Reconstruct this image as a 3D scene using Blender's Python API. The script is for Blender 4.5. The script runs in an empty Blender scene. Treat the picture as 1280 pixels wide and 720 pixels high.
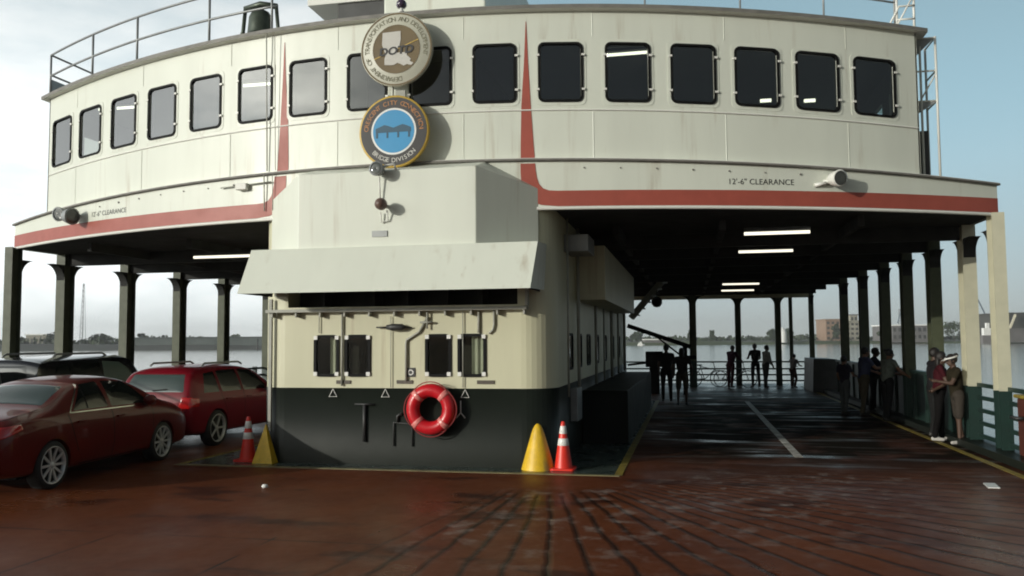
import bpy, bmesh, math, random
import numpy as np
from mathutils import Vector, Matrix, noise as mnoise
from mathutils.bvhtree import BVHTree
R = math.radians; PI = math.pi
rnd = random.Random(7)
S = bpy.context.scene
COL = S.collection

# ------------------------------------------------------------------ camera
F, YAW, PITCH, ROLL, EYE = 1050.0, R(11.9), math.atan(66.5/1050), R(0.4), 1.9
fw = Vector((-math.sin(YAW)*math.cos(PITCH), math.cos(YAW)*math.cos(PITCH), math.sin(PITCH)))
rt = Vector((math.cos(YAW), math.sin(YAW), 0)); up = rt.cross(fw)
rt2 = math.cos(ROLL)*rt - math.sin(ROLL)*up; up2 = math.cos(ROLL)*up + math.sin(ROLL)*rt
cam_d = bpy.data.cameras.new('camera'); cam = bpy.data.objects.new('camera', cam_d); COL.objects.link(cam)
M4 = Matrix((rt2, up2, -fw)).transposed().to_4x4(); M4.translation = (0, 0, EYE); cam.matrix_world = M4
cam_d.sensor_width = 36; cam_d.lens = F/1280*36; cam_d.clip_start = .05; cam_d.clip_end = 20000
S.camera = cam
def ray(px, py): return fw + rt2*(px-640)/F + up2*(360-py)/F
def at_depth(px, py, d): return Vector((0, 0, EYE)) + ray(px, py)*d
def at_y(px, py, y): d = ray(px, py); return Vector((0, 0, EYE)) + d*(y/d.y)
def ground(px, py, z=0.0): d = ray(px, py); return Vector((0, 0, EYE)) + d*((z-EYE)/d.z)

# ------------------------------------------------------------------ light
SUN_EL, SUN_AZ = R(12), R(222)          # azimuth clockwise from +Y: behind the camera and to the left
sd = Vector((math.sin(SUN_AZ)*math.cos(SUN_EL), math.cos(SUN_AZ)*math.cos(SUN_EL), math.sin(SUN_EL)))
sun_d = bpy.data.lights.new('sun', 'SUN'); sun_d.energy = 2.42; sun_d.angle = R(.5); sun_d.color = (1, .97, .86)
sun = bpy.data.objects.new('sun', sun_d); COL.objects.link(sun)
sun.rotation_euler = (-sd).to_track_quat('-Z', 'Y').to_euler()
W = bpy.data.worlds.new('World'); S.world = W; W.use_nodes = True
wn, wl = W.node_tree.nodes, W.node_tree.links
wn.clear()
def WN(t, **k):
    n = wn.new(t)
    for a, b in k.items(): setattr(n, a, b)
    return n
sky = WN('ShaderNodeTexSky', sky_type='NISHITA', sun_disc=False, sun_elevation=SUN_EL, sun_rotation=SUN_AZ, altitude=0, air_density=1.0, dust_density=1.4, ozone_density=1.6)
tc = WN('ShaderNodeTexCoord'); sep = WN('ShaderNodeSeparateXYZ'); wl.new(tc.outputs['Generated'], sep.inputs[0])
mp = WN('ShaderNodeMapping'); mp.inputs['Scale'].default_value = (1.6, 1.6, 5.0); wl.new(tc.outputs['Generated'], mp.inputs[0])
nz = WN('ShaderNodeTexNoise'); nz.inputs['Scale'].default_value = 2.1; nz.inputs['Detail'].default_value = 7; nz.inputs['Roughness'].default_value = .52
wl.new(mp.outputs[0], nz.inputs['Vector'])
def WM(op, a, b, clamp=False):
    n = WN('ShaderNodeMath', operation=op, use_clamp=clamp)
    for i, v in enumerate((a, b)):
        if isinstance(v, (int, float)): n.inputs[i].default_value = v
        elif v is not None: wl.new(v, n.inputs[i])
    return n.outputs[0]
# clouds gather to the left (-X); a clear teal sky to the right; plain deep sky overhead and behind
side = WM('MULTIPLY_ADD', sep.outputs['X'], -1.5); side.node.inputs[2].default_value = -.05
cl = WM('MULTIPLY', WM('ADD', WM('ADD', nz.outputs['Fac'], -.56), WM('MULTIPLY', side, .42)), 2.6, True)
front = WM('MULTIPLY_ADD', sep.outputs['Y'], 1.6); front.node.inputs[2].default_value = .25; front.node.use_clamp = True
front = WM('MAXIMUM', front, WM('ADD', WM('MULTIPLY', sep.outputs['X'], -1.8), -.35, True))
notop = WM('SUBTRACT', 1.35, WM('MULTIPLY', WM('ABSOLUTE', sep.outputs['Z'], None), 1.9), True)
vis = WM('MULTIPLY', front, notop)
low = WM('SUBTRACT', 1.0, WM('MULTIPLY', WM('ABSOLUTE', sep.outputs['Z'], None), 3.6), True)
low = WM('POWER', low, 1.6)
def MIX(f, a, b_):
    n = WN('ShaderNodeMix', data_type='RGBA')
    wl.new(f, n.inputs['Factor'])
    for i_, v in ((6, a), (7, b_)):
        if isinstance(v, tuple): n.inputs[i_].default_value = (*v, 1)
        else: wl.new(v, n.inputs[i_])
    return n.outputs[2]
hazy = MIX(low, (4.5, 7.2, 8.5), (6.0, 6.5, 6.3))
hazy = MIX(cl, hazy, (14.5, 15.2, 15.2))
deep = MIX(WM('ADD', 0.0, .65), sky.outputs[0], (1.25, 1.3, 1.15))
bright = WM('MULTIPLY', WM('SUBTRACT', .25, sep.outputs['Y'], True), 2.1)         # the cloud towards the sun is brighter still
bright = WM('ADD', WM('MULTIPLY', bright, WM('ADD', WM('MULTIPLY', sep.outputs['X'], -1.5), -.3, True)), 1.0)
hz2 = WN('ShaderNodeVectorMath', operation='SCALE'); wl.new(hazy, hz2.inputs[0]); wl.new(bright, hz2.inputs['Scale'])
base_sky = MIX(WM('MULTIPLY', vis, .92), deep, hz2.outputs[0])
dt = WN('ShaderNodeVectorMath', operation='DOT_PRODUCT'); wl.new(tc.outputs['Generated'], dt.inputs[0]); dt.inputs[1].default_value = tuple(sd)
aur = WM('POWER', WM('MAXIMUM', dt.outputs['Value'], 0.0), 34)            # bright haze round the sun
aur = WM('MULTIPLY', aur, WM('MULTIPLY', WM('ADD', nz.outputs['Fac'], -.3), 190))
cc = WN('ShaderNodeCombineColor'); wl.new(aur, cc.inputs[0]); wl.new(aur, cc.inputs[1]); wl.new(WM('MULTIPLY', aur, .88), cc.inputs[2])
m2 = WN('ShaderNodeMix', data_type='RGBA', blend_type='ADD'); m2.inputs['Factor'].default_value = 1; wl.new(base_sky, m2.inputs[6]); wl.new(cc.outputs[0], m2.inputs[7])
bg = WN('ShaderNodeBackground'); bg.inputs['Strength'].default_value = .085; wl.new(m2.outputs[2], bg.inputs['Color'])
wo = WN('ShaderNodeOutputWorld'); wl.new(bg.outputs[0], wo.inputs['Surface'])
S.view_settings.view_transform = 'Standard'; S.view_settings.look = 'None'; S.view_settings.gamma = 1
S.view_settings.exposure = 0.1; S.view_settings.use_curve_mapping = False
S.cycles.filter_width = 1.9
S.cycles.max_bounces = 8; S.cycles.transparent_max_bounces = 16; S.cycles.use_denoising = True
S.cycles.sample_clamp_indirect = 6

# ------------------------------------------------------------------ materials
def mat(name, col, rough=.5, metal=0, var=.0, scale=3.0, bump=0.0, bscale=60.0, col2=None, coat=0, emit=0, spec=.5, streak=False, grime=0):
    m = bpy.data.materials.new(name); m.use_nodes = True
    nt = m.node_tree; b = nt.nodes['Principled BSDF']
    b.inputs['Base Color'].default_value = (*col, 1); b.inputs['Roughness'].default_value = rough
    b.inputs['Metallic'].default_value = metal; b.inputs['Coat Weight'].default_value = coat
    b.inputs['Specular IOR Level'].default_value = spec
    if emit:
        b.inputs['Emission Color'].default_value = (*col, 1); b.inputs['Emission Strength'].default_value = emit
    t = nt.nodes.new('ShaderNodeTexCoord')
    if var or col2:
        n = nt.nodes.new('ShaderNodeTexNoise'); n.inputs['Scale'].default_value = scale; n.inputs['Detail'].default_value = 8; n.inputs['Roughness'].default_value = .62
        if streak:
            mpn = nt.nodes.new('ShaderNodeMapping'); mpn.inputs['Scale'].default_value = (1, 1, .12)
            nt.links.new(t.outputs['Object'], mpn.inputs[0]); nt.links.new(mpn.outputs[0], n.inputs['Vector'])
        else: nt.links.new(t.outputs['Object'], n.inputs['Vector'])
        rp = nt.nodes.new('ShaderNodeValToRGB')
        rp.color_ramp.elements[0].position = .33; rp.color_ramp.elements[1].position = .68
        c2 = col2 if col2 else tuple(c*(1-var) for c in col)
        rp.color_ramp.elements[0].color = (*c2, 1); rp.color_ramp.elements[1].color = (*col, 1)
        nt.links.new(n.outputs['Fac'], rp.inputs[0]); nt.links.new(rp.outputs[0], b.inputs['Base Color'])
        if grime:
            mg = nt.nodes.new('ShaderNodeMapping'); mg.inputs['Scale'].default_value = (5.5, 5.5, .35); nt.links.new(t.outputs['Object'], mg.inputs[0])
            ng = nt.nodes.new('ShaderNodeTexNoise'); ng.inputs['Scale'].default_value = 1.0; ng.inputs['Detail'].default_value = 6; ng.inputs['Roughness'].default_value = .6; nt.links.new(mg.outputs[0], ng.inputs['Vector'])
            nb = nt.nodes.new('ShaderNodeTexNoise'); nb.inputs['Scale'].default_value = .8; nb.inputs['Detail'].default_value = 3; nt.links.new(t.outputs['Object'], nb.inputs['Vector'])
            rg = nt.nodes.new('ShaderNodeValToRGB'); rg.color_ramp.elements[0].position = .56; rg.color_ramp.elements[1].position = .76; nt.links.new(ng.outputs['Fac'], rg.inputs[0])
            rb = nt.nodes.new('ShaderNodeValToRGB'); rb.color_ramp.elements[0].position = .42; rb.color_ramp.elements[1].position = .62; nt.links.new(nb.outputs['Fac'], rb.inputs[0])
            mm = nt.nodes.new('ShaderNodeMath'); mm.operation = 'MULTIPLY'; nt.links.new(rg.outputs[0], mm.inputs[0]); nt.links.new(rb.outputs[0], mm.inputs[1])
            m2_ = nt.nodes.new('ShaderNodeMath'); m2_.operation = 'MULTIPLY'; m2_.inputs[1].default_value = grime; nt.links.new(mm.outputs[0], m2_.inputs[0])
            mx_ = nt.nodes.new('ShaderNodeMix'); mx_.data_type = 'RGBA'; nt.links.new(m2_.outputs[0], mx_.inputs[0]); nt.links.new(rp.outputs[0], mx_.inputs[6]); mx_.inputs[7].default_value = (.26, .17, .09, 1)
            nt.links.new(mx_.outputs[2], b.inputs['Base Color'])
        mr = nt.nodes.new('ShaderNodeMapRange'); mr.inputs['To Min'].default_value = min(1, rough*1.25); mr.inputs['To Max'].default_value = rough*.8
        nt.links.new(n.outputs['Fac'], mr.inputs['Value']); nt.links.new(mr.outputs[0], b.inputs['Roughness'])
    if bump:
        n2 = nt.nodes.new('ShaderNodeTexNoise'); n2.inputs['Scale'].default_value = bscale; n2.inputs['Detail'].default_value = 4
        nt.links.new(t.outputs['Object'], n2.inputs['Vector'])
        bp = nt.nodes.new('ShaderNodeBump'); bp.inputs['Strength'].default_value = bump; bp.inputs['Distance'].default_value = .02
        nt.links.new(n2.outputs['Fac'], bp.inputs['Height']); nt.links.new(bp.outputs[0], b.inputs['Normal'])
    return m
WHITE = mat('white_paint', (.67, .69, .605), .42, var=.09, scale=1.3, bump=.30, bscale=1.5, streak=True, grime=.6)
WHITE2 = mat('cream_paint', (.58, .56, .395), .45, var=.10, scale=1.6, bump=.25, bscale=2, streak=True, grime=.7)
WTRIM = mat('white_trim', (.72, .71, .66), .4, var=.06)
LEDGE = mat('ledge_edge', (.20, .19, .17), .6, var=.3, scale=6)
RED = mat('red_paint', (.36, .08, .055), .5, var=.18, scale=2.5)
GREEN = mat('dark_green_paint', (.013, .0165, .0125), .42, spec=.22, var=.25, scale=1.6, bump=.08, bscale=4)
RAILG = mat('rail_green', (.012, .035, .028), .45, var=.3)
BLACK = mat('black_rubber', (.008, .008, .008), .6, spec=.12)
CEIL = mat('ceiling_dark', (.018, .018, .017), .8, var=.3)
COLM = mat('column_shade_olive', (.078, .088, .052), .5, spec=.3, var=.3, scale=3, bump=.1, bscale=5)  # darker copy: shade on most columns is painted into their colour
COLC = mat('column_sunlit_cream', (.50, .48, .36), .5, var=.15, scale=3, bump=.1, bscale=5)  # lighter copy: sunlight on the near right columns is painted into their colour
GREY = mat('grey_metal', (.30, .31, .31), .45, metal=.3, var=.2)
DGREY = mat('dark_metal', (.05, .05, .05), .5, metal=.2, var=.3)
STEEL = mat('pipe_grey', (.38, .38, .33), .5, var=.2)
YEL = mat('yellow_paint', (.80, .50, .02), .45, var=.25, scale=7, bump=.2, bscale=9, grime=.8)
YLINE = mat('yellow_line', (.36, .27, .035), .5, col2=(.14, .10, .03), scale=5)
YWORN = mat('worn_line', (.30, .27, .13), .45, col2=(.15, .13, .07), scale=5)
WLINE = mat('white_line', (.70, .68, .64), .6, col2=(.22, .20, .17), scale=4, spec=.2)
CONE = mat('orange_plastic', (.75, .035, .02), .38, var=.1, scale=8)
CONEW = mat('reflective_white', (.78, .77, .74), .3, var=.06)
RING = mat('red_vinyl', (.55, .012, .02), .3, var=.15, scale=6, bump=.15, bscale=14)
ROPE = mat('rope', (.55, .50, .42), .8)
BRONZE = mat('dark_bronze', (.09, .11, .085), .4, metal=.5, var=.4, scale=7)
BLUE = mat('sign_blue', (.02, .26, .52), .4, var=.08)
SBLACK = mat('sign_black', (.018, .016, .016), .4)
GOLD = mat('sign_gold', (.55, .36, .06), .45, var=.15)
SCREAM = mat('sign_cream', (.52, .51, .42), .45, var=.12)
SBROWN = mat('sign_brown', (.13, .085, .025), .5, var=.2)
SBRIDGE = mat('sign_bridge', (.012, .07, .12), .5)
TUBE = mat('lamp_tube', (1, .95, .78), .5, emit=1.25)
LENS = mat('lamp_lens', (.08, .085, .08), .06, var=.3)
RUST = mat('rust_red', (.10, .025, .015), .6, var=.4)
INTER = mat('interior_grey', (.10, .10, .10), .8, var=.2)
CURT = mat('curtain', (.60, .62, .56), .8, var=.2)

def glass_mat(name, tint, ior=1.5, rough=.015):
    m = bpy.data.materials.new(name); m.use_nodes = True; nt = m.node_tree; nt.nodes.clear()
    o = nt.nodes.new('ShaderNodeOutputMaterial'); mx = nt.nodes.new('ShaderNodeMixShader')
    tr = nt.nodes.new('ShaderNodeBsdfTransparent'); tr.inputs[0].default_value = (*tint, 1)
    gl = nt.nodes.new('ShaderNodeBsdfGlossy'); gl.inputs['Roughness'].default_value = rough; gl.inputs['Color'].default_value = (.95, .95, .95, 1)
    fr = nt.nodes.new('ShaderNodeFresnel'); fr.inputs['IOR'].default_value = ior
    t = nt.nodes.new('ShaderNodeTexCoord'); n = nt.nodes.new('ShaderNodeTexNoise'); n.inputs['Scale'].default_value = 1.3
    nt.links.new(t.outputs['Object'], n.inputs['Vector'])
    bp = nt.nodes.new('ShaderNodeBump'); bp.inputs['Strength'].default_value = .05; bp.inputs['Distance'].default_value = .05
    nt.links.new(n.outputs['Fac'], bp.inputs['Height']); nt.links.new(bp.outputs[0], gl.inputs['Normal'])
    nt.links.new(fr.outputs[0], mx.inputs[0]); nt.links.new(tr.outputs[0], mx.inputs[1]); nt.links.new(gl.outputs[0], mx.inputs[2])
    nt.links.new(mx.outputs[0], o.inputs['Surface']); return m
GLASS = glass_mat('cabin_glass', (.26, .29, .25), 2.05)
LGLASS = glass_mat('room_glass', (.72, .74, .66), 1.3)
CARGLASS = mat('car_glass', (.008, .011, .010), .06, spec=.8)
REARGLASS = mat('car_rear_glass', (.05, .07, .065), .03, spec=1.0)
TYRE = mat('tyre_rubber', (.012, .012, .012), .75)
RIM = mat('alloy_rim', (.62, .62, .62), .35, metal=.4)
CRED = mat('dark_red_carpaint', (.105, .005, .003), .38, coat=.45, spec=.12, var=.06, scale=1)
CRED2 = mat('cherry_carpaint', (.17, .004, .012), .38, coat=.4, spec=.15, var=.06, scale=1)
CBLK = mat('black_carpaint', (.006, .006, .009), .25, coat=.8)
CGRY = mat('grey_carpaint', (.085, .09, .09), .5, coat=.05, var=.1)
CHROME = mat('chrome', (.6, .6, .6), .15, metal=1)
TAIL = mat('tail_lamp', (.45, .01, .01), .15, coat=1)
TAILW = mat('clear_lamp', (.75, .70, .70), .12, coat=1)
PLATE = mat('licence_plate', (.55, .56, .55), .4, var=.2, scale=9)

# ------------------------------------------------------------------ helpers
class MB:
    def __init__(s): s.v = []; s.f = []; s.m = []; s.sm = []
    def add(s, vs, fs, mi=0, smooth=False):
        o = len(s.v); s.v += [tuple(v) for v in vs]
        for f in fs: s.f.append([i+o for i in f]); s.m.append(mi); s.sm.append(smooth)
        return s
    def box(s, x0, x1, y0, y1, z0, z1, mi=0):
        v = [(x, y, z) for z in (z0, z1) for y in (y0, y1) for x in (x0, x1)]
        return s.add(v, [(0, 2, 3, 1), (4, 5, 7, 6), (0, 1, 5, 4), (2, 6, 7, 3), (0, 4, 6, 2), (1, 3, 7, 5)], mi)
    def bar(s, a, b, w, h, mi=0, upv=(0, 0, 1)):
        a, b = Vector(a), Vector(b); d = (b-a).normalized(); u = Vector(upv)
        if abs(d.dot(u)) > .99: u = Vector((1, 0, 0))
        sx = d.cross(u).normalized(); u = sx.cross(d)
        v = [p + sx*i*w/2 + u*j*h/2 for p in (a, b) for (i, j) in ((-1, -1), (1, -1), (1, 1), (-1, 1))]
        return s.add(v, [(3, 2, 1, 0), (4, 5, 6, 7)] + [(i, (i+1) % 4, 4+(i+1) % 4, 4+i) for i in range(4)], mi)
    def tube(s, pts, r, n=8, mi=0, closed=False, cap=True):
        P = [Vector(p) for p in pts]; k = len(P); rings = []; prev = None
        rr = r if isinstance(r, (list, tuple)) else [r]*k
        for i in range(k):
            if closed: d = P[(i+1) % k]-P[i-1]
            else: d = P[min(i+1, k-1)]-P[max(i-1, 0)]
            d.normalize()
            if prev is None:
                u = Vector((0, 0, 1)) if abs(d.z) < .9 else Vector((1, 0, 0)); a = d.cross(u).normalized()
            else: a = (prev - d*prev.dot(d)).normalized()
            prev = a; b = d.cross(a)
            rings.append([P[i] + (a*math.cos(2*PI*j/n) + b*math.sin(2*PI*j/n))*rr[i] for j in range(n)])
        vs = [v for rg in rings for v in rg]; fs = []
        for i in range(k if closed else k-1):
            q = (i+1) % k
            fs += [(i*n+j, i*n+(j+1) % n, q*n+(j+1) % n, q*n+j) for j in range(n)]
        if cap and not closed: fs += [tuple(range(n))[::-1], tuple((k-1)*n+j for j in range(n))]
        return s.add(vs, fs, mi, True)
    def lathe(s, prof, c=(0, 0, 0), axis='Z', n=32, mi=0, smooth=True):
        vs = []; fs = []; k = len(prof); c = Vector(c)
        for (r, h) in prof:
            for j in range(n):
                a = 2*PI*j/n; x, y = r*math.cos(a), r*math.sin(a)
                vs.append(c + (Vector((x, y, h)) if axis == 'Z' else Vector((x, h, y)) if axis == 'Y' else Vector((h, x, y))))
        for i in range(k-1): fs += [(i*n+j, i*n+(j+1) % n, (i+1)*n+(j+1) % n, (i+1)*n+j) for j in range(n)]
        return s.add(vs, fs, mi, smooth)
    def prism(s, poly, a, b, fn, mi=0, side_mi=None):
        k = len(poly); v = [fn(p[0], p[1], a) for p in poly] + [fn(p[0], p[1], b) for p in poly]
        s.add(v, [tuple(range(k)), tuple(range(k, 2*k))[::-1]], mi)
        return s.add(v, [(i, k+i, k+(i+1) % k, (i+1) % k) for i in range(k)], mi if side_mi is None else side_mi)
    def build(s, name, mats, parent=None, loc=None, bevel=0, recalc=True):
        me = bpy.data.meshes.new(name); org = Vector(loc) if loc is not None else Vector((0, 0, 0))
        me.from_pydata([Vector(v)-org for v in s.v], [], s.f)
        for m in (mats if isinstance(mats, (list, tuple)) else [mats]): me.materials.append(m)
        me.polygons.foreach_set('material_index', s.m); me.polygons.foreach_set('use_smooth', s.sm)
        if recalc:
            bm = bmesh.new(); bm.from_mesh(me); bmesh.ops.recalc_face_normals(bm, faces=bm.faces); bm.to_mesh(me); bm.free()
        me.update()
        o = bpy.data.objects.new(name, me); COL.objects.link(o); o.location = org
        if parent is not None: put_under(o, parent)
        if bevel:
            b = o.modifiers.new('bevel', 'BEVEL'); b.width = bevel; b.segments = 2; b.limit_method = 'ANGLE'
        return o
def world_of(p): return (world_of(p.parent) @ p.matrix_parent_inverse if p.parent else Matrix()) @ p.matrix_basis
def put_under(o, p):
    o.parent = p; o.matrix_parent_inverse = world_of(p).inverted()
def tag(o, label=None, cat=None, group=None, kind=None):
    if label: o['label'] = label
    if cat: o['category'] = cat
    if group: o['group'] = group
    if kind: o['kind'] = kind
    return o
def empty(name, loc, label, cat, group=None):
    o = bpy.data.objects.new(name, None); COL.objects.link(o); o.location = loc; o.empty_display_size = .2
    return tag(o, label, cat, group)
def kids(o): return [c for c in bpy.data.objects if c.parent == o]
def copy_tree(o, loc=None, rotz=None, parent=None):
    c = o.copy(); COL.objects.link(c)
    if parent: c.parent = parent
    for ch in kids(o): copy_tree(ch, parent=c)
    if loc is not None: c.location = loc
    if rotz is not None: c.rotation_euler = (0, 0, rotz)
    return c
def struct(mb, name, mats, **k): return tag(mb.build(name, mats, **k), kind='structure')
def rrect(w, h, r, n=5):
    pts = []
    for cx, cy, a0 in ((w/2-r, h/2-r, 0), (-w/2+r, h/2-r, 90), (-w/2+r, -h/2+r, 180), (w/2-r, -h/2+r, 270)):
        for i in range(n+1):
            a = R(a0+90*i/n); pts.append((cx+r*math.cos(a), cy+r*math.sin(a)))
    return pts
def text_mesh(txt, size, bold=0.0):
    cu = bpy.data.curves.new('t', 'FONT'); cu.body = txt; cu.size = size; cu.align_x = 'CENTER'; cu.align_y = 'CENTER'
    cu.extrude = 0; cu.offset = bold; cu.resolution_u = 3
    o = bpy.data.objects.new('t', cu); COL.objects.link(o)
    dg = bpy.context.evaluated_depsgraph_get(); me = bpy.data.meshes.new_from_object(o.evaluated_get(dg))
    v = [tuple(p.co) for p in me.vertices]; f = [tuple(p.vertices) for p in me.polygons]
    bpy.data.objects.remove(o); bpy.data.curves.remove(cu); bpy.data.meshes.remove(me)
    return v, f

# ------------------------------------------------------------------ setting
CX = -4.42                               # the ship's centreline; +Y runs along the ship
def deck_mat():
    m = bpy.data.materials.new('wet_deck_paint'); m.use_nodes = True; nt = m.node_tree; N = nt.nodes; L = nt.links
    b = N['Principled BSDF']; t = N.new('ShaderNodeTexCoord')
    def node(ty, **k):
        n = N.new(ty)
        for a, v in k.items(): setattr(n, a, v)
        return n
    def math_(op, a, bb=None, c=None, clamp=False):
        n = node('ShaderNodeMath', operation=op, use_clamp=clamp)
        for i, v in enumerate((a, bb, c)):
            if v is None: continue
            if isinstance(v, (int, float)): n.inputs[i].default_value = v
            else: L.new(v, n.inputs[i])
        return n.outputs[0]
    def noise(sc, det=6, ro=.6, stretch=None):
        n = node('ShaderNodeTexNoise'); n.inputs['Scale'].default_value = sc; n.inputs['Detail'].default_value = det; n.inputs['Roughness'].default_value = ro
        if stretch:
            mp = node('ShaderNodeMapping'); mp.inputs['Scale'].default_value = stretch; L.new(t.outputs['Object'], mp.inputs[0]); L.new(mp.outputs[0], n.inputs['Vector'])
        else: L.new(t.outputs['Object'], n.inputs['Vector'])
        return n.outputs['Fac']
    def ramp(f, p0, p1, c0=(0, 0, 0), c1=(1, 1, 1)):
        r = node('ShaderNodeValToRGB'); r.color_ramp.elements[0].position = p0; r.color_ramp.elements[1].position = p1
        r.color_ramp.elements[0].color = (*c0, 1); r.color_ramp.elements[1].color = (*c1, 1); L.new(f, r.inputs[0]); return r.outputs[0]
    def mix(f, a, bb):
        n = node('ShaderNodeMix', data_type='RGBA')
        if isinstance(f, (int, float)): n.inputs[0].default_value = f
        else: L.new(f, n.inputs[0])
        for i, v in ((6, a), (7, bb)):
            if isinstance(v, tuple): n.inputs[i].default_value = (*v, 1)
            else: L.new(v, n.inputs[i])
        return n.outputs[2]
    sp = node('ShaderNodeSeparateXYZ'); L.new(t.outputs['Object'], sp.inputs[0]); X, Y = sp.outputs['X'], sp.outputs['Y']
    base = mix(ramp(noise(.7), .35, .65), (.092, .023, .008), (.142, .041, .014))
    base = mix(math_('MULTIPLY', ramp(noise(9, 4), .4, .75), .35), base, (.19, .065, .036))
    # starboard lane under the overhang: its shade painted in as a dark deck colour
    lane = math_('MULTIPLY', math_('MULTIPLY_ADD', X, .55, .95, True), math_('MULTIPLY_ADD', Y, .28, -3.1, True))
    lane = math_('MULTIPLY', lane, ramp(noise(.9, 5), .2, .5))
    base = mix(lane, base, (.016, .012, .009))
    # scuffs: short pale streaks, many in the lane
    sc = ramp(noise(2.2, 7, .7, (.42, 1.9, 1)), .60, .70)
    base = mix(math_('MULTIPLY', sc, math_('ADD', .12, math_('MULTIPLY', lane, .3))), base, (.34, .29, .25))
    # dark oil and tread stains
    st = ramp(noise(.75, 6, .62, (.8, 1.8, 1)), .565, .63)
    base = mix(math_('MULTIPLY', st, .75), base, (.030, .009, .007))
    # turning fan of non-skid strips
    cx, cy = FANC
    dx = math_('SUBTRACT', X, cx); dy = math_('SUBTRACT', Y, cy)
    ang = math_('ARCTAN2', dx, math_('MULTIPLY', dy, -1.0)); rad = math_('SQRT', math_('ADD', math_('MULTIPLY', dx, dx), math_('MULTIPLY', dy, dy)))
    wob = math_('MULTIPLY', math_('SUBTRACT', noise(.8, 3), .5), .03)
    fr = math_('FRACT', math_('MULTIPLY', math_('ADD', ang, wob), FANN))
    tri = math_('ABSOLUTE', math_('SUBTRACT', fr, .5))                   # 0 at the groove
    wid = math_('DIVIDE', .075*FANN*.5, math_('MAXIMUM', rad, .4))
    gro = math_('SUBTRACT', 1.0, math_('DIVIDE', tri, math_('MULTIPLY', wid, 1.3)), None, True)
    gro = math_('MULTIPLY', gro, math_('MULTIPLY_ADD', rad, 1.8, -3.4, True))
    gro = math_('MULTIPLY', gro, math_('MULTIPLY_ADD', rad, -.30, 3.0, True))
    lim = math_('MULTIPLY', math_('MULTIPLY_ADD', ang, 6, 1.5, True), math_('MULTIPLY_ADD', ang, -5, 8.4, True))
    gro = math_('MULTIPLY', gro, lim)
    gro = math_('MULTIPLY', gro, ramp(noise(1.4, 4), .2, .42))
    base = mix(math_('MULTIPLY', gro, .95), base, (.012, .007, .006))
    wear = math_('MULTIPLY', math_('MULTIPLY', lim, math_('MULTIPLY_ADD', rad, -.45, 2.9, True)), math_('MULTIPLY_ADD', rad, 2, -3.2, True))
    wear = math_('MULTIPLY', wear, ramp(noise(3.2, 6, .65), .52, .66))
    base = mix(math_('MULTIPLY', wear, .55), base, (.30, .25, .22))
    # plate seams
    def seam(c, p, off, w):
        f = math_('ABSOLUTE', math_('SUBTRACT', math_('FRACT', math_('DIVIDE', math_('ADD', c, off), p)), .5))
        return math_('LESS_THAN', f, w/p*.5)
    sm = math_('MULTIPLY', math_('MAXIMUM', seam(X, 1.67, 4.835, .03), seam(Y, 6.1, 1.55, .03)), math_('MULTIPLY', math_('LESS_THAN', X, -2.9), math_('LESS_THAN', Y, 7.7)))
    sm = math_('MULTIPLY', sm, ramp(noise(.8, 3), .42, .55))
    base = mix(math_('MULTIPLY', sm, .9), base, (.010, .006, .006))
    L.new(base, b.inputs['Base Color'])
    wet = ramp(noise(.55, 5, .6, (1, .7, 1)), .38, .62)
    ro = node('ShaderNodeMapRange'); L.new(wet, ro.inputs['Value']); ro.inputs['To Min'].default_value = .55; ro.inputs['To Max'].default_value = .27
    strk = ramp(noise(1.0, 7, .62, (.28, 1.5, 1)), .52, .62)
    strk = math_('MAXIMUM', strk, math_('MULTIPLY_ADD', Y, .12, -3.0, True))
    dry = math_('MULTIPLY', lane, math_('SUBTRACT', 1.0, strk))
    rgh = math_('ADD', ro.outputs[0], math_('MULTIPLY', sc, .12))
    rgh = math_('SUBTRACT', rgh, math_('MULTIPLY', math_('MULTIPLY', lane, strk), .08))
    L.new(math_('MULTIPLY_ADD', dry, .4, rgh, True), b.inputs['Roughness'])
    L.new(math_('MULTIPLY_ADD', dry, -.10, .11), b.inputs['Specular IOR Level'])
    base = mix(math_('MULTIPLY', math_('MULTIPLY', strk, lane), .35), base, (.10, .095, .08)); L.new(base, b.inputs['Base Color'])  # highlights of wet streaks and far deck sheen painted into the colour
    hgt = math_('SUBTRACT', math_('ADD', math_('MULTIPLY', noise(38, 5), .35), math_('MULTIPLY', noise(3.0, 4), .8)), math_('ADD', math_('MULTIPLY', gro, 1.2), sm))
    bp = node('ShaderNodeBump'); bp.inputs['Strength'].default_value = .22; bp.inputs['Distance'].default_value = .02
    L.new(hgt, bp.inputs['Height']); L.new(bp.outputs[0], b.inputs['Normal'])
    return m
_c = ground(690, 584); FANC = (_c.x, _c.y); FANN = 16.2
DECK = deck_mat()
HB = 9.75
plan = [(CX-HB, -3), (CX-HB, 38), (CX+HB, 38), (CX+HB, -3), (CX+HB-2.5, -7), (CX-HB+2.5, -7)]
struct(MB().prism(plan, -.25, 0, lambda x, y, z: (x, y, z)), 'deck', DECK)
HULL = mat('hull_paint', (.03, .03, .035), .5, var=.3)
d = MB(); d.prism([(x*.995+CX*.005, y) for x, y in plan], -3.2, -.251, lambda x, y, z: (x, y, z)); struct(d, 'hull', HULL)
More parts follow.
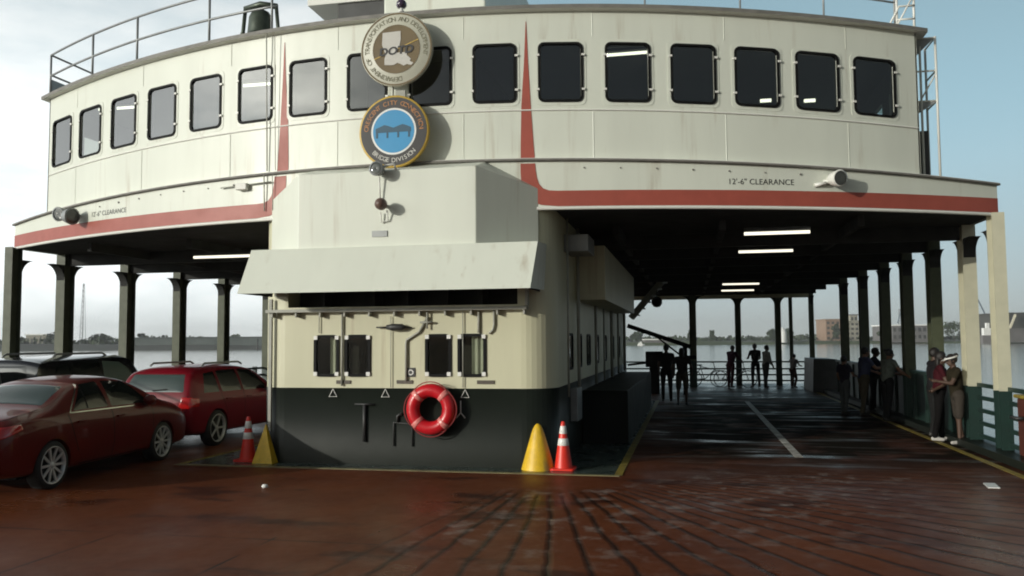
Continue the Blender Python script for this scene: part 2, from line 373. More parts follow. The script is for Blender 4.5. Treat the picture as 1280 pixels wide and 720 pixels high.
# water
wm = bpy.data.materials.new('river_water'); wm.use_nodes = True
b = wm.node_tree.nodes['Principled BSDF']; b.inputs['Base Color'].default_value = (.20, .185, .145, 1); b.inputs['Roughness'].default_value = .12
b.inputs['IOR'].default_value = 1.33
t = wm.node_tree.nodes.new('ShaderNodeTexCoord'); n1 = wm.node_tree.nodes.new('ShaderNodeTexNoise'); n1.inputs['Scale'].default_value = .55; n1.inputs['Detail'].default_value = 7
mpn = wm.node_tree.nodes.new('ShaderNodeMapping'); mpn.inputs['Scale'].default_value = (.5, 1, 1)
wm.node_tree.links.new(t.outputs['Object'], mpn.inputs[0]); wm.node_tree.links.new(mpn.outputs[0], n1.inputs['Vector'])
bp = wm.node_tree.nodes.new('ShaderNodeBump'); bp.inputs['Strength'].default_value = .22; bp.inputs['Distance'].default_value = .18
wm.node_tree.links.new(n1.outputs['Fac'], bp.inputs['Height']); wm.node_tree.links.new(bp.outputs[0], b.inputs['Normal'])
struct(MB().add([(-6000, -6000, -2.5), (6000, -6000, -2.5), (6000, 6000, -2.5), (-6000, 6000, -2.5)], [(0, 1, 2, 3)]), 'water', wm)
# painted markings
PAINTG = mat('deck_green_paint', (.075, .10, .088), .26, col2=(.018, .026, .023), scale=2.5, bump=.15, bscale=6)
struct(MB().box(-7.85, -1.08, 12.0, 27, .0005, .004), 'painted_floor', PAINTG)
struct(MB().box(-7.95, -1.0, 11.93, 12.03, .001, .008), 'floor_edge_line', YWORN)
struct(MB().box(-1.08, -.97, 12.031, 27, .001, .008).box(-7.95, -7.85, 12.031, 20, .001, .008), 'floor_side_line', YLINE)
struct(MB().box(1.62, 1.75, 14.35, 27, .001, .005), 'lane_line', WLINE)
struct(MB().box(4.36, 4.47, 6, 36, .001, .006), 'kerb_line', YLINE)
struct(MB().box(4.62, 5.1, 4, 37, .001, .12).box(-14.0, -13.5, 4, 37, .001, .12), 'kerb', GREEN)

# ------------------------------------------------------------------ the ferry
ferry = empty('ferry', (CX, 20, 0), 'white double ended car ferry with curved passenger cabin above open car deck', 'ferry')
def fy(off, e=0.0): return 12.35 + .03*off*off + e
def fp(off, z, e=0.0):
    n = Vector((.06*off, -1, 0)).normalized(); return Vector((CX+off, fy(off), z)) - n*e     # e > 0 = set back
def camb(off): return -.003*off*off

# upper cabin: curved front wall with window openings
WIN = [-7.61, -6.65, -5.66, -4.66, -3.64, -2.60, -1.59, -.54, .52, 1.54, 2.56, 3.58, 4.57, 5.54, 6.48, 7.40]
WB, WT, HWID = 5.62, 6.49, .308
CAB = 8.1
def strip_wall(mb, fn, brk, holes, zs, mi=0):
    """fn(s, z) -> point; holes = [(s0, s1)] cut between zs[1] and zs[2]"""
    ss = sorted(set([round(x, 4) for x in brk] + [round(x, 4) for h in holes for x in h]))
    for a, c in zip(ss[:-1], ss[1:]):
        mid = (a+c)/2; hole = any(h[0] < mid < h[1] for h in holes)
        for k in range(len(zs)-1):
            if hole and k == 1: continue
            mb.add([fn(a, zs[k]), fn(c, zs[k]), fn(c, zs[k+1]), fn(a, zs[k+1])], [(0, 1, 2, 3)], mi, True)
        if hole: # reveal
            for zz in (zs[1], zs[2]): mb.add([fn(a, zz), fn(c, zz), fn(c, zz, .07), fn(a, zz, .07)], [(0, 1, 2, 3)], mi)
    for h in holes:
        for s in h: mb.add([fn(s, zs[1]), fn(s, zs[2]), fn(s, zs[2], .07), fn(s, zs[1], .07)], [(0, 1, 2, 3)], mi)
m = MB()
strip_wall(m, lambda s, z, e=0: fp(s, z+camb(s), .06+e), list(np.linspace(-CAB, CAB, 65)), [(w-HWID, w+HWID) for w in WIN], [4.4, WB, WT, 7.03])
for o in (-7.1, -5.15, -3.1, -1.05, 1.05, 3.05, 5.05, 6.95):
    for z0, z1 in ((4.7, 5.44), (6.62, 7.02)):
        m.add([fp(o-.008, z0+camb(o), .058), fp(o, z0+camb(o), .053), fp(o+.008, z0+camb(o), .058), fp(o+.008, z1+camb(o), .058), fp(o, z1+camb(o), .053), fp(o-.008, z1+camb(o), .058)], [(0, 1, 4, 5), (1, 2, 3, 4)])
m.build('cabin_front', WHITE, ferry, recalc=False)
for sg in (-1, 1):
    m = MB(); y0 = fp(CAB, 5, .06).y + .01
    hs = [(y0+.75+1.45*i, y0+1.65+1.45*i) for i in range(9)]
    strip_wall(m, lambda s, z, e=0: (CX+sg*(CAB-e), s, z+camb(CAB)), [y0, 34], hs, [4.4, WB-.1, WT, 7.03])
    m.build('cabin_side', WHITE, ferry, recalc=False)
m = MB()
offs = list(np.linspace(-CAB, CAB, 33))
m.prism([(CX+o, fy(o)+.2) for o in offs] + [(CX+CAB-.1, 34), (CX-CAB+.1, 34)], 4.43, 4.46, lambda x, y, z: (x, y, z))
m.box(CX-7, CX+7, 19.5, 19.6, 4.5, 6.7); m.box(CX-1.0, CX+1.0, 13.6, 19.4, 4.5, 6.7)
m.build('cabin_interior', INTER, ferry)
m = MB()   # roof slab following the curve
ring = [(o, fp(o, 0, -.06)) for o in np.linspace(-CAB-.14, CAB+.14, 49)]
top = [(p.x, p.y, 7.085+camb(o)) for o, p in ring] + [(CX+CAB+.14, 34.2, 6.88), (CX-CAB-.14, 34.2, 6.88)]
bot = [(x, y, z-.06) for x, y, z in top]; k = len(top)
m.add(top+bot, [tuple(range(k)), tuple(range(k, 2*k))[::-1]]); m.add(top+bot, [(i, k+i, k+(i+1) % k, (i+1) % k) for i in range(k)], 1)
m.build('roof', [WTRIM, LEDGE], ferry)
# cornice strip right under the roof, seam under the windows, ledge
def fstrip(mb, o0, o1, z0, z1, e0, n=60, mi=0, cam_=True, back=.03):
    oo = np.linspace(o0, o1, n)
    for a, c in zip(oo[:-1], oo[1:]):
        za, zc = (camb(a), camb(c)) if cam_ else (0, 0)
        P = [fp(a, z0+za, e0), fp(c, z0+zc, e0), fp(c, z1+zc, e0), fp(a, z1+za, e0)]
        Q = [fp(a, z0+za, e0+back), fp(c, z0+zc, e0+back), fp(c, z1+zc, e0+back), fp(a, z1+za, e0+back)]
        mb.add(P+Q, [(0, 1, 2, 3), (0, 4, 5, 1), (3, 2, 6, 7)], mi, True)
m = MB(); fstrip(m, -CAB, CAB, 5.455, 5.475, .045); m.build('belt_seam', WTRIM, ferry, recalc=False)
m = MB(); fstrip(m, -9.42, 9.42, 4.655, 4.69, -.05, mi=1, back=.11); fstrip(m, -9.42, 9.42, 4.6901, 4.70, -.035, back=.1); m.build('ledge', [WTRIM, LEDGE], ferry, recalc=False)
# upper walkway slab behind the ledge
m = MB(); ring = np.linspace(-9.38, 9.38, 49)
pt = [(CX+o, fy(o)+.05, 4.66+camb(o)) for o in ring] + [(CX+9.38, 36, 4.38), (CX-9.38, 36, 4.38)]; k = len(pt)
m.add(pt + [(x, y, z-.04) for x, y, z in pt], [tuple(range(k)), tuple(range(k, 2*k))[::-1]] + [(i, k+i, k+(i+1) % k, (i+1) % k) for i in range(k)])
m.build('walkway', WTRIM, ferry)
# fascia band, its side returns, weep holes
m = MB()
oo = np.linspace(-9.4, 9.4, 73)
for a, c in zip(oo[:-1], oo[1:]):
    m.add([fp(a, 3.9), fp(c, 3.9), fp(c, 4.67+camb(c)), fp(a, 4.67+camb(a))], [(0, 1, 2, 3)], 0, True)
for sg in (-1, 1):
    m.add([(CX+sg*9.4, fy(9.4), 3.9), (CX+sg*9.4, 36, 3.9), (CX+sg*9.4, 36, 4.4), (CX+sg*9.4, fy(9.4), 4.4)], [(0, 1, 2, 3)])
for o in list(np.arange(2.9, 6.4, .54)) + list(np.arange(-6.2, -2.6, .54)):
    c = fp(o, 4.555+camb(o)+rnd.uniform(-.006, .006), -.004); q = rnd.uniform(.010, .018)
    m.tube([c, c+Vector((0, -.012, 0))], q, 8, 1)
fascia = m.build('fascia_band', [WHITE, LEDGE], ferry, recalc=False)
m = MB(); fstrip(m, -9.42, 9.42, 3.89, 3.935, -.018, cam_=False, back=.05); m.build('fascia_lip', WTRIM, fascia, recalc=False)
# red stripes: a spike that turns outward along the lower edge
Ls = [(2.03, 6.85), (2.0, 6.2), (1.955, 5.53), (1.94, 4.9), (1.94, 4.5), (1.95, 4.3), (2.0, 4.15), (2.1, 4.03), (2.25, 3.965), (2.5, 3.942)]
Rs = [(2.04, 6.85), (2.065, 6.2), (2.10, 5.53), (2.14, 4.9), (2.17, 4.5), (2.19, 4.38), (2.22, 4.29), (2.28, 4.22), (2.37, 4.188), (2.5, 4.18)]
for o in np.linspace(2.9, 9.4, 24): Ls.append((o, 3.942)); Rs.append((o, 4.18))
def dens(P):
    out = []
    for p, q in zip(P[:-1], P[1:]):
        for i in range(4): out.append((p[0]+(q[0]-p[0])*i/4, p[1]+(q[1]-p[1])*i/4))
    return out + [P[-1]]
Ls, Rs = dens(Ls), dens(Rs)
for sg in (-1, 1):
    m = MB(); pv = None
    for (a, za), (c, zc) in zip(Ls, Rs):
        e = lambda z: .054 if z > 4.69 else (-.056 if z > 4.645 else -.006)
        q = (fp(sg*a, za, e(za)), fp(sg*c, zc, e(zc)))
        if pv: m.add([pv[0], pv[1], q[1], q[0]], [(0, 1, 2, 3)], 0, True)
        pv = q
    m.build('red_stripe', RED, ferry, recalc=False)
# windows of the cabin
def window_mesh(mb, fn, w, h, frame=True, bw=.036):
    """fn(u, v, e): e<0 proud"""
    o = rrect(w, h, .095, 4); i = rrect(w-2*bw, h-2*bw, .07, 4); k = len(o)
    V = [fn(u, v, -.022) for u, v in o] + [fn(u, v, -.022) for u, v in i] + [fn(u, v, .002) for u, v in o] + [fn(u, v, .03) for u, v in i]
    fs = []
    for j in range(k):
        q = (j+1) % k; fs += [(j, q, k+q, k+j), (j, 2*k+j, 2*k+q, q), (k+j, k+q, 3*k+q, 3*k+j)]
    mb.add(V, fs, 0)
    if frame:
        o2 = rrect(w+.09, h+.10, .09, 4)
        V = [fn(u, v, -.006) for u, v in o2] + [fn(u, v, -.006) for u, v in o] + [fn(u, v, .002) for u, v in o2]
        fs = []
        for j in range(k):
            q = (j+1) % k; fs += [(j, q, k+q, k+j), (j, 2*k+j, 2*k+q, q)]
        mb.add(V, fs, 1)
def pane_mesh(fn, w, h):
    V = [fn(-w/2, -h/2, .006), fn(w/2, -h/2, .006), fn(w/2, h/2, .006), fn(-w/2, h/2, .006)]
    return MB().add(V, [(0, 1, 2, 3)])
for w in WIN:
    zc = (WB+WT)/2 + camb(w)
    fn = lambda u, v, e: fp(w+u, zc+v+(-.006*w*u), .06+e)
    m = MB(); window_mesh(m, fn, .69, .94)
    for sg in (-1, 1):
        for v in (-.27, .27):
            c = [fn(sg*.345+du, v+dv, e) for e in (-.034, -.012) for du, dv in ((-.024, -.016), (.024, -.016), (.024, .016), (-.024, .016))]
            m.add(c, [(0, 1, 2, 3), (0, 4, 5, 1), (1, 5, 6, 2), (2, 6, 7, 3), (3, 7, 4, 0)], 2)
    wo_ = m.build('window', [BLACK, WHITE, WTRIM], ferry, loc=fp(w, zc, .06))
    pane_mesh(fn, .60, .84).build('pane', GLASS, wo_, loc=fp(w, zc, .085), recalc=False)

# deckhouse: flat front, rounded corners, long sides
HA, HR, HY, HE = 1.93, .5, 12.45, 27.0
def house_path(n=10):
    P = [(-HA-HR, HE), (-HA-HR, HY+HR)]
    P += [(-HA-HR*math.sin(a), HY+HR-HR*math.cos(a)) for a in [R(90-90*i/n) for i in range(1, n)]]
    P += [(-HA, HY)]; f0 = len(P)-1
    P += [(HA, HY)]
    P += [(HA+HR*math.sin(a), HY+HR-HR*math.cos(a)) for a in [R(90*i/n) for i in range(1, n)]]
    P += [(HA+HR, HY+HR), (HA+HR, HE)]
    return P, f0
HP, f0 = house_path()
def hp(off, z, e=0): return Vector((CX+off, HY+e, z))
LW = [(-1.21, .43), (-.685, .43), (.63, .42), (1.165, .45)]
m = MB()
for i, (p, q) in enumerate(zip(HP[:-1], HP[1:])):
    if i == f0: continue
    m.add([(CX+p[0], p[1], 0), (CX+q[0], q[1], 0), (CX+q[0], q[1], 3.92), (CX+p[0], p[1], 3.92)], [(0, 1, 2, 3)], 0, True)
strip_wall(m, lambda s, z, e=0: hp(s, z, e), [-HA, HA], [(c-w/2+.018, c+w/2-.018) for c, w in LW], [0, 1.385, 1.995, 2.42])
strip_wall(m, lambda s, z, e=0: hp(s, z, e*6), [-HA, HA], [(-HA+.05, HA-.05)], [2.42, 2.46, 2.78, 3.92])
m.add([(CX-HA-HR, HE, 0), (CX+HA+HR, HE, 0), (CX+HA+HR, HE, 3.92), (CX-HA-HR, HE, 3.92)], [(0, 1, 2, 3)])
m.build('deckhouse', WHITE2, ferry, recalc=False)
m = MB().box(CX-1.9, CX+1.9, HY+.45, HY+.5, .05, 2.41); m.box(CX-HA+.03, CX+HA-.03, HY+.421, HY+.44, 2.44, 2.9)
for o in (-1.3, -.45, .1, .75, 1.3): m.box(CX+o-.025, CX+o+.025, HY+.05, HY+.42, 2.46, 2.8)
m.build('room_lining', CEIL, ferry)
for i, (c, w) in enumerate(LW):
    fn = lambda u, v, e: hp(c+u, 1.69+v, e)
    m = MB(); window_mesh(m, fn, w, .66, False, .045)
    for su in (-1, 1):
        for sv in (-1, 1):
            ctr = (su*(w/2-.035), sv*(.32-.035))
            cc = [fn(ctr[0]+du, ctr[1]+dv, e) for e in (-.034, -.012) for du, dv in ((-.03, -.03), (.03, -.03), (.03, .03), (-.03, .03))]
            m.add(cc, [(0, 1, 2, 3), (0, 4, 5, 1), (1, 5, 6, 2), (2, 6, 7, 3), (3, 7, 4, 0)], 1)
    wo_ = m.build('window', [BLACK, CONEW], ferry, loc=hp(c, 1.69))
    pane_mesh(fn, w-.05, .58).build('pane', LGLASS, wo_, loc=hp(c, 1.69, .02), recalc=False)
    if i in (0, 3):
        m = MB(); x0, x1 = ((c+.03, c+w/2-.03) if i == 0 else (c-.02, c+w/2-.03))
        xs = np.linspace(x0, x1, 14)
        for a, bq in zip(xs[:-1], xs[1:]):
            ea, eb = [.09+.02*math.sin(70*v) for v in (a, bq)]
            m.add([hp(a, 1.4, ea), hp(bq, 1.4, eb), hp(bq, 1.98, eb), hp(a, 1.98, ea)], [(0, 1, 2, 3)], 0, True)
        m.build('curtain', CURT, wo_, recalc=False)
# dark green base coat, a sheet proud of the wall
m = MB()
for i, (p, q) in enumerate(zip(HP[:-1], HP[1:])):
    def out(P, k):
        x, y = P
        if y >= HY+HR: n = (math.copysign(1, x), 0)
        elif abs(x) <= HA: n = (0, -1)
        else:
            c = (math.copysign(HA, x), HY+HR); l = HR; n = ((x-c[0])/l, (y-c[1])/l)
        return (CX+x+n[0]*k, y+n[1]*k)
    A, B_ = out(p, .006), out(q, .006)
    m.add([(*A, 0), (*B_, 0), (*B_, 1.185), (*A, 1.185), (CX+p[0], p[1], 1.185), (CX+q[0], q[1], 1.185)], [(0, 1, 2, 3), (3, 2, 5, 4)], 0, True)
m.build('base_band', GREEN, ferry, recalc=False)
# bay above the awning
m = MB()
fr = lambda o, y, z: (CX+o, y, z)
V = [fr(-1.4, 11.8, 3.2), fr(1.4, 11.8, 3.2), fr(1.4, 11.8, 4.47), fr(-1.4, 11.8, 4.47),
     fr(2.2, 12.49, 3.2), fr(2.2, 12.49, 4.22), fr(-2.2, 12.49, 3.2), fr(-2.2, 12.49, 4.22), fr(1.4, 12.42, 4.66), fr(-1.4, 12.42, 4.66)]
m.add(V, [(0, 1, 2, 3), (1, 4, 5, 2), (6, 0, 3, 7), (3, 2, 8, 9), (2, 5, 8), (7, 3, 9)])
m.build('bay_front', WHITE, ferry, bevel=.012)
# awning hood
m = MB()
T0, T1, ZT, ZB = 11.72, 11.42, 3.32, 2.635
A = [fr(-2.13, T0, ZT), fr(2.33, T0, ZT), fr(2.27, T1, ZB), fr(-2.19, T1, ZB)]
Bk = [fr(-2.13, 12.46, ZT+.04), fr(2.33, 12.46, ZT+.04), fr(2.29, 12.46, ZB+.03), fr(-2.19, 12.46, ZB+.03)]
m.add(A+Bk, [(0, 1, 2, 3), (0, 4, 5, 1), (1, 5, 6, 2), (4, 0, 3, 7)])
In = [fr(-2.15, T1+.03, ZB), fr(2.23, T1+.03, ZB), fr(2.2, 11.95, ZB+.5), fr(-2.1, 11.95, ZB+.5), fr(2.2, 12.44, ZB+.5), fr(-2.1, 12.44, ZB+.5), fr(2.23, 12.44, ZB), fr(-2.15, 12.44, ZB)]
m.add(In, [(0, 1, 2, 3), (3, 2, 4, 5), (1, 6, 4, 2), (7, 0, 3, 5)], 1)
m.add([A[3], A[2], In[1], In[0]], [(0, 1, 2, 3)])
m.build('awning', [WHITE, CEIL], ferry, recalc=False)
m = MB().box(CX-2.2, CX+2.05, 12.30, HY-.002, 2.375, 2.425)
for o in np.linspace(-2.1, 2.0, 11): m.box(CX+o-.015, CX+o+.015, 12.33, HY-.004, 2.30, 2.374)
m.box(CX+2.02, CX+2.06, 12.32, HY-.004, 2.43, 2.75)
m.build('awning_rail', STEEL, ferry, bevel=.006)
# pipes, hooks and plates on the front wall
def pipe(pts, r=.016, mt=STEEL): return MB().tube(pts, r, 8).build('pipe', mt, ferry)
q = lambda o, z, e=-.03: hp(o, z, e)
pipe([q(-.94, 2.37), q(-.94, 1.22)]); pipe([q(-1.33, 2.37), q(-1.33, 2.05)], .008)
pipe([q(.47, 2.28), q(.33, 2.05), q(.13, 1.93), q(.12, 1.88), q(.12, 1.30)], .02)
pipe([q(1.28, 2.37), q(1.28, 2.03)], .02); pipe([q(1.52, 2.37), q(1.52, 2.15), q(1.50, 2.07), q(1.44, 2.02)], .018)
pipe([q(1.03, 2.37), q(1.03, 1.2)], .008); pipe([q(-.13, 2.3), q(-.13, 1.2)], .007)
pipe([q(-.56, .36), q(-.56, .93)], .03, DGREY); pipe([q(-.72, .935), q(-.40, .935)], .015, DGREY)
pipe([q(-.08, .30), q(-.08, .66), q(.22, .64), q(.22, .30)], .013, DGREY); pipe([q(-.02, .66), q(-.02, .76), q(.06, .80)], .022, DGREY)
MB().box(CX-2.19, CX-2.14, HY-.05, HY+.0, .5, 2.6).build('downpipe', STEEL, ferry)
for o, z, w in ((-.92, 1.28, .24), (.09, 1.285, .26), (1.38, 1.285, .27)):
    MB().box(CX+o-w/2, CX+o+w/2, HY-.016, HY-.002, z-.03, z+.025).build('nameplate', mat('brown_plate', (.10, .08, .06), .5, var=.4, scale=14), ferry)
m = MB().box(CX+.12, CX+.26, HY-.014, HY-.002, 1.36, 1.50); m.lathe([(.028, -.016), (.045, -.016)], (CX+.19, HY, 1.43), 'Y', 16, 1)
m.build('notice_plate', [DGREY, CONEW], ferry)
for o in (-1.09, -.22, 1.06):
    P = [q(o-.065, 1.05, -.02), q(o+.065, 1.05, -.02), q(o, 1.17, -.02)]; MB().tube(P, .009, 6, 0, True).build('hook', CONEW, ferry)
MB().tube([q(.99, 1.0, -.02), q(.99, .82, -.02), q(.92, .74, -.02)], .009, 6).tube([q(.99, .82, -.02), q(1.06, .74, -.02)], .009, 6).build('hook', CONEW, ferry)
m = MB().tube([q(-.36, 2.13, -.05), q(-.18, 2.13, -.06)], .012).lathe([(.0, -.16), (.035, -.15), (.055, -.05), (.05, .1), (.02, .16), (0, .16)], (CX-.03, HY-.08, 2.13), 'X', 14)
m.tube([q(.1, 2.12, -.07), q(.22, 2.12, -.03)], .012); m.build('wall_lamp', DGREY, ferry)
m = MB().tube([q(.36, 2.20, -.06), q(.56, 2.20, -.06)], .018).tube([q(.47, 2.10, -.06), q(.47, 2.37, -.06)], .014); m.build('pipe_bracket', STEEL, ferry)
MB().box(CX-.20, CX+.04, 11.785, 11.798, 3.47, 3.56).build('data_plate', GREY, ferry)
# starboard side of the deckhouse
SX = CX+HA+HR
m = MB().box(SX-.002, SX+.53, 15, 23, 2.63, 3.6); m.box(SX, SX+.46, 14.99, 15.001, 2.75, 3.5); m.build('side_locker', WHITE2, ferry, bevel=.015)
MB().box(SX, SX+.40, 13.6, 14.5, 3.36, 3.64).build('junction_box', GREY, ferry, bevel=.01)
MB().box(SX+.008, SX+.86, 15.6, 25, .006, .98).build('side_base', mat('side_base_paint', (.007, .009, .007), .6, spec=.15, var=.3), ferry, bevel=.02)
MB().box(SX+.008, SX+.13, 14.1, 14.7, .55, 1.10).build('cable_box', GREY, ferry, bevel=.01)
for i, y in enumerate((14.2, 15.4, 16.8, 18.4, 20.2, 22.2, 24.2)):
    fn = lambda u, v, e: Vector((SX-e, y+u, 1.72+v))
    m = MB(); window_mesh(m, fn, .55, .62, False, .04); wo_ = m.build('window', BLACK, ferry, loc=(SX, y, 1.72))
    MB().add([fn(-.26, -.3, -.008), fn(.26, -.3, -.008), fn(.26, .3, -.008), fn(-.26, .3, -.008)], [(0, 1, 2, 3)]).build('pane', CARGLASS, wo_, loc=(SX, y, 1.72), recalc=False)
for y, r_ in ((13.5, .018), (14.8, .03), (17.6, .03), (19.3, .022), (21.2, .04), (23.2, .03), (25.4, .04)):
    MB().tube([(SX+.07, y, 1.0), (SX+.07, y, 3.9)], r_, 8).build('pipe', STEEL, ferry)
m = MB().bar((SX+.14, 27.1, 2.62), (SX+1.22, 27.1, 3.88), .08, .16); m.bar((SX+.14, 27.9, 2.62), (SX+1.22, 27.9, 3.88), .06, .16)
for i in range(6): m.box(SX+.2+.18*i, SX+.42+.18*i, 27.14, 27.88, 2.7+.21*i, 2.73+.21*i)
m.build('stair', STEEL, ferry)
m = MB().tube([(SX+.98, 27.3, 3.85), (SX+.98, 27.3, 3.28)], .015); m.lathe([(0, .18), (.10, .16), (.17, .06), (.17, -.05), (.1, -.15), (0, -.17)], (SX+.98, 27.3, 3.12), 'Z', 16)
m.build('hanging_lantern', BLACK, ferry)
# car deck ceiling
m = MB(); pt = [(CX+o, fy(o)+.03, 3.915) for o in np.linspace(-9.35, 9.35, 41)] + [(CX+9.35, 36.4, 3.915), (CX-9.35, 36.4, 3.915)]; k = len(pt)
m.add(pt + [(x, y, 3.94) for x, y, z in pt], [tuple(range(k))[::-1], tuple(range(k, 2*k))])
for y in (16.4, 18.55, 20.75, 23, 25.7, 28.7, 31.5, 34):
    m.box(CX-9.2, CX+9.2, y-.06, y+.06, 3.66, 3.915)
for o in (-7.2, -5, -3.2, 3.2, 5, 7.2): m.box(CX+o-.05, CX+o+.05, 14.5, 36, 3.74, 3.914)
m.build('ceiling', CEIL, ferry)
m = MB().box(CX-9.4, CX+9.4, 36.2, 36.45, 3.62, 4.4); m.build('end_fascia', WHITE2, ferry)
def column(x, y, along='Y', h=3.92, base=1.05, s=1.0, left=True, right=True, paint=None):
    m = MB(); a, c, t_ = .16*s, .11*s, .014
    def bx(u0, u1, w0, w1, z0, z1, mi):
        if along == 'Y': m.box(x+w0, x+w1, y+u0, y+u1, z0, z1, mi)
        else: m.box(x+u0, x+u1, y+w0, y+w1, z0, z1, mi)
    for z0, z1, mi in ((0, base, 1), (base+.0005, h, 0)):
        bx(-a, -a+t_*1.4, -c, c, z0, z1, mi); bx(a-t_*1.4, a, -c, c, z0, z1, mi); bx(-a+t_*1.4, a-t_*1.4, -t_*.6, t_*.6, z0, z1, mi)
    r_ = .34
    for sg, on in ((-1, left), (1, right)):
        if not on: continue
        pl = [(sg*a, h-.25), (sg*a, h-.25-r_)] + [(sg*(a+r_-r_*math.cos(R(v))), h-.25-r_+r_*math.sin(R(v))) for v in range(10, 91, 10)]
        f = (lambda u, z, w: (x+w, y+u, z)) if along == 'Y' else (lambda u, z, w: (x+u, y+w, z))
        m.prism(pl, -c*.9, c*.9, f, 2)
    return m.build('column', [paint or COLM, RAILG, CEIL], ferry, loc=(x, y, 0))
CY = [16.4, 18.55, 20.75, 23.0, 25.7, 28.8, 36.3]
for sx in (CX-9.32, CX+9.32):
    for y in CY: column(sx, y, 'Y', right=(y != 36.3), s=1.0 if y == 16.4 else .8 if y == 36.3 else 1, paint=COLC if (y == 16.4 and sx > 0) else None)  # sunlit colour on the near right column, shaded colour on the rest
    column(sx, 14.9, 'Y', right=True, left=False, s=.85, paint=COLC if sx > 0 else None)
for o in (-8.3, -6.8, -5, 6.4, 8.0): column(CX+o, 36.3, 'X', s=.75)
column(.13, 34.6, 'X', s=.85); column(-8.9, 34.6, 'X', s=.85)
column(4.09, 36.3, 'X', s=.45, left=False, right=False)

# ------------------------------------------------------------------ pilot house, bell, roof fittings
m = MB().box(CX-.93, CX+.98, 14.2, 19, 7.09, 9.6); m.build('pilothouse', WHITE, ferry, bevel=.03)
zt = at_y(392, 8, 14.6).z; m = MB().box(CX-2.0, CX-.94, 14.6, 17.5, 7.08, zt); m.box(CX-2.6, CX-.94, 14.55, 17.52, zt+.001, zt+.45, 1)
m.build('bridge_wing', [DGREY, WTRIM], ferry)
t = at_y(326, 12, 13.4); bell = empty('ship_bell', (t.x, t.y, 7.07), 'dark bronze bell in an iron yoke on cabin roof edge', 'bell')
pr = [(r_*1.18, z_*1.2) for r_, z_ in [(.0, .60), (.06, .60), (.13, .56), (.17, .48), (.185, .3), (.20, .16), (.24, .06), (.275, .0), (.26, -.015), (.22, .0), (.17, .2), (.15, .45), (0, .5)]]
MB().lathe(pr, (t.x, t.y, 7.10), 'Z', 32).build('bell_body', BRONZE, bell)
m = MB()
for sg in (-1, 1):
    m.tube([(t.x+sg*.44, t.y, 7.08), (t.x+sg*.42, t.y, 7.3), (t.x+sg*.34, t.y, 7.45), (t.x+sg*.30, t.y, 7.86)], .035, 8)
    m.tube([(t.x+sg*.44, t.y-.16, 7.08), (t.x+sg*.42, t.y, 7.32), (t.x+sg*.44, t.y+.16, 7.08)], .025, 8)
m.tube([(t.x-.31, t.y, 7.86), (t.x, t.y, 7.93), (t.x+.31, t.y, 7.86)], .055, 8)
m.build('yoke', BRONZE, bell)
p = fp(.07, 7.09, -.02); lamp = empty('mast_light', p, 'small dark round signal lamp on roof edge above the round signs', 'lamp')
MB().lathe([(0, 0), (.05, 0), (.05, .02), (.025, .03), (.025, .07)], p, 'Z', 16).build('base', CONEW, lamp)
MB().lathe([(0, .07), (.06, .075), (.085, .11), (.08, .16), (.05, .20), (0, .215)], p, 'Z', 20).build('globe', mat('purple_glass', (.05, .03, .06), .15, coat=.6), lamp)
# roof railing
def railing(name, label, P, h, bars, rp, mt, sp=2.0, extra=None, cat='railing'):
    base = Vector(P[0]); rl = empty(name, base, label, cat)
    for f_ in bars: MB().tube([Vector(p)+Vector((0, 0, h*f_)) for p in P], rp, 6).build('rail', mt, rl)
    return rl
P = [fp(o, 7.085+camb(o), .07) for o in np.linspace(-8.15, -2.2, 24)]
rr_ = railing('railing', 'grey pipe railing along left edge of the cabin roof', P, .86, (1, .5), .02, GREY)
for o in (-8.15, -6.65, -5.35, -3.6, -2.3):
    b0 = fp(o, 7.085+camb(o), .07); MB().tube([b0, b0+Vector((0, 0, .86))], .021, 6).build('post', GREY, rr_)
b0 = fp(-8.15, 7.085+camb(8.15), .07)
for hh in (.86, .45): MB().tube([b0+Vector((0, 0, hh)), b0+Vector((0, 9, hh))], .02, 6).build('rail', GREY, rr_)
for yy in (2, 4, 6, 8.9): MB().tube([b0+Vector((0, yy, 0)), b0+Vector((0, yy, .86))], .02, 6).build('post', GREY, rr_)
MB().box(b0.x, b0.x+.02, b0.y+.02, b0.y+1.3, b0.z, b0.z+.36).build('kick_plate', GREY, rr_)
P = [fp(o, 7.085+camb(o), .30) for o in np.linspace(3.6, 8.0, 14)]
rr_ = railing('railing', 'grey pipe railing along right edge of the cabin roof', P, .95, (1, .55), .016, GREY)
for o in (3.9, 5.4, 6.75, 7.95):
    b0 = fp(o, 7.085+camb(o), .30); MB().tube([b0, b0+Vector((0, 0, .95))], .017, 6).build('post', GREY, rr_)
# ladder frames at the right end of the cabin
ex = CX+CAB
b0 = Vector((ex-.25, fy(7.8)+.25, 6.89)); lf = empty('roof_ladder', b0, 'white pipe ladder hoop leaning on right end of the cabin roof', 'ladder')
m = MB()
for dx in (-.02, .24): m.tube([b0+Vector((dx, 0, 0)), b0+Vector((dx+.02, .05, .75))], .02, 6)
m.tube([b0+Vector((-.2, 0, 0)), b0+Vector((.02, 0, .42)), b0+Vector((.26, 0, .42))], .018, 6); m.tube([b0+Vector((-.02, 0, .1)), b0+Vector((.25, 0, .6))], .015, 6)
for zz in (.2, .62): m.tube([b0+Vector((-.02, 0, zz)), b0+Vector((.25, 0, zz))], .016, 6)
m.build('side_rail', WTRIM, lf)
b0 = Vector((ex+.02, fy(CAB)+.35, 4.5)); lf = empty('stair_cage', b0, 'white pipe stair cage beside the right end of the cabin', 'ladder')
m = MB()
for dx, dy in ((.10, 0), (.34, 0), (.34, .6)): m.tube([b0+Vector((dx, dy, 0)), b0+Vector((dx, dy, 2.35 if dx > .2 else 2.2))], .02, 6)
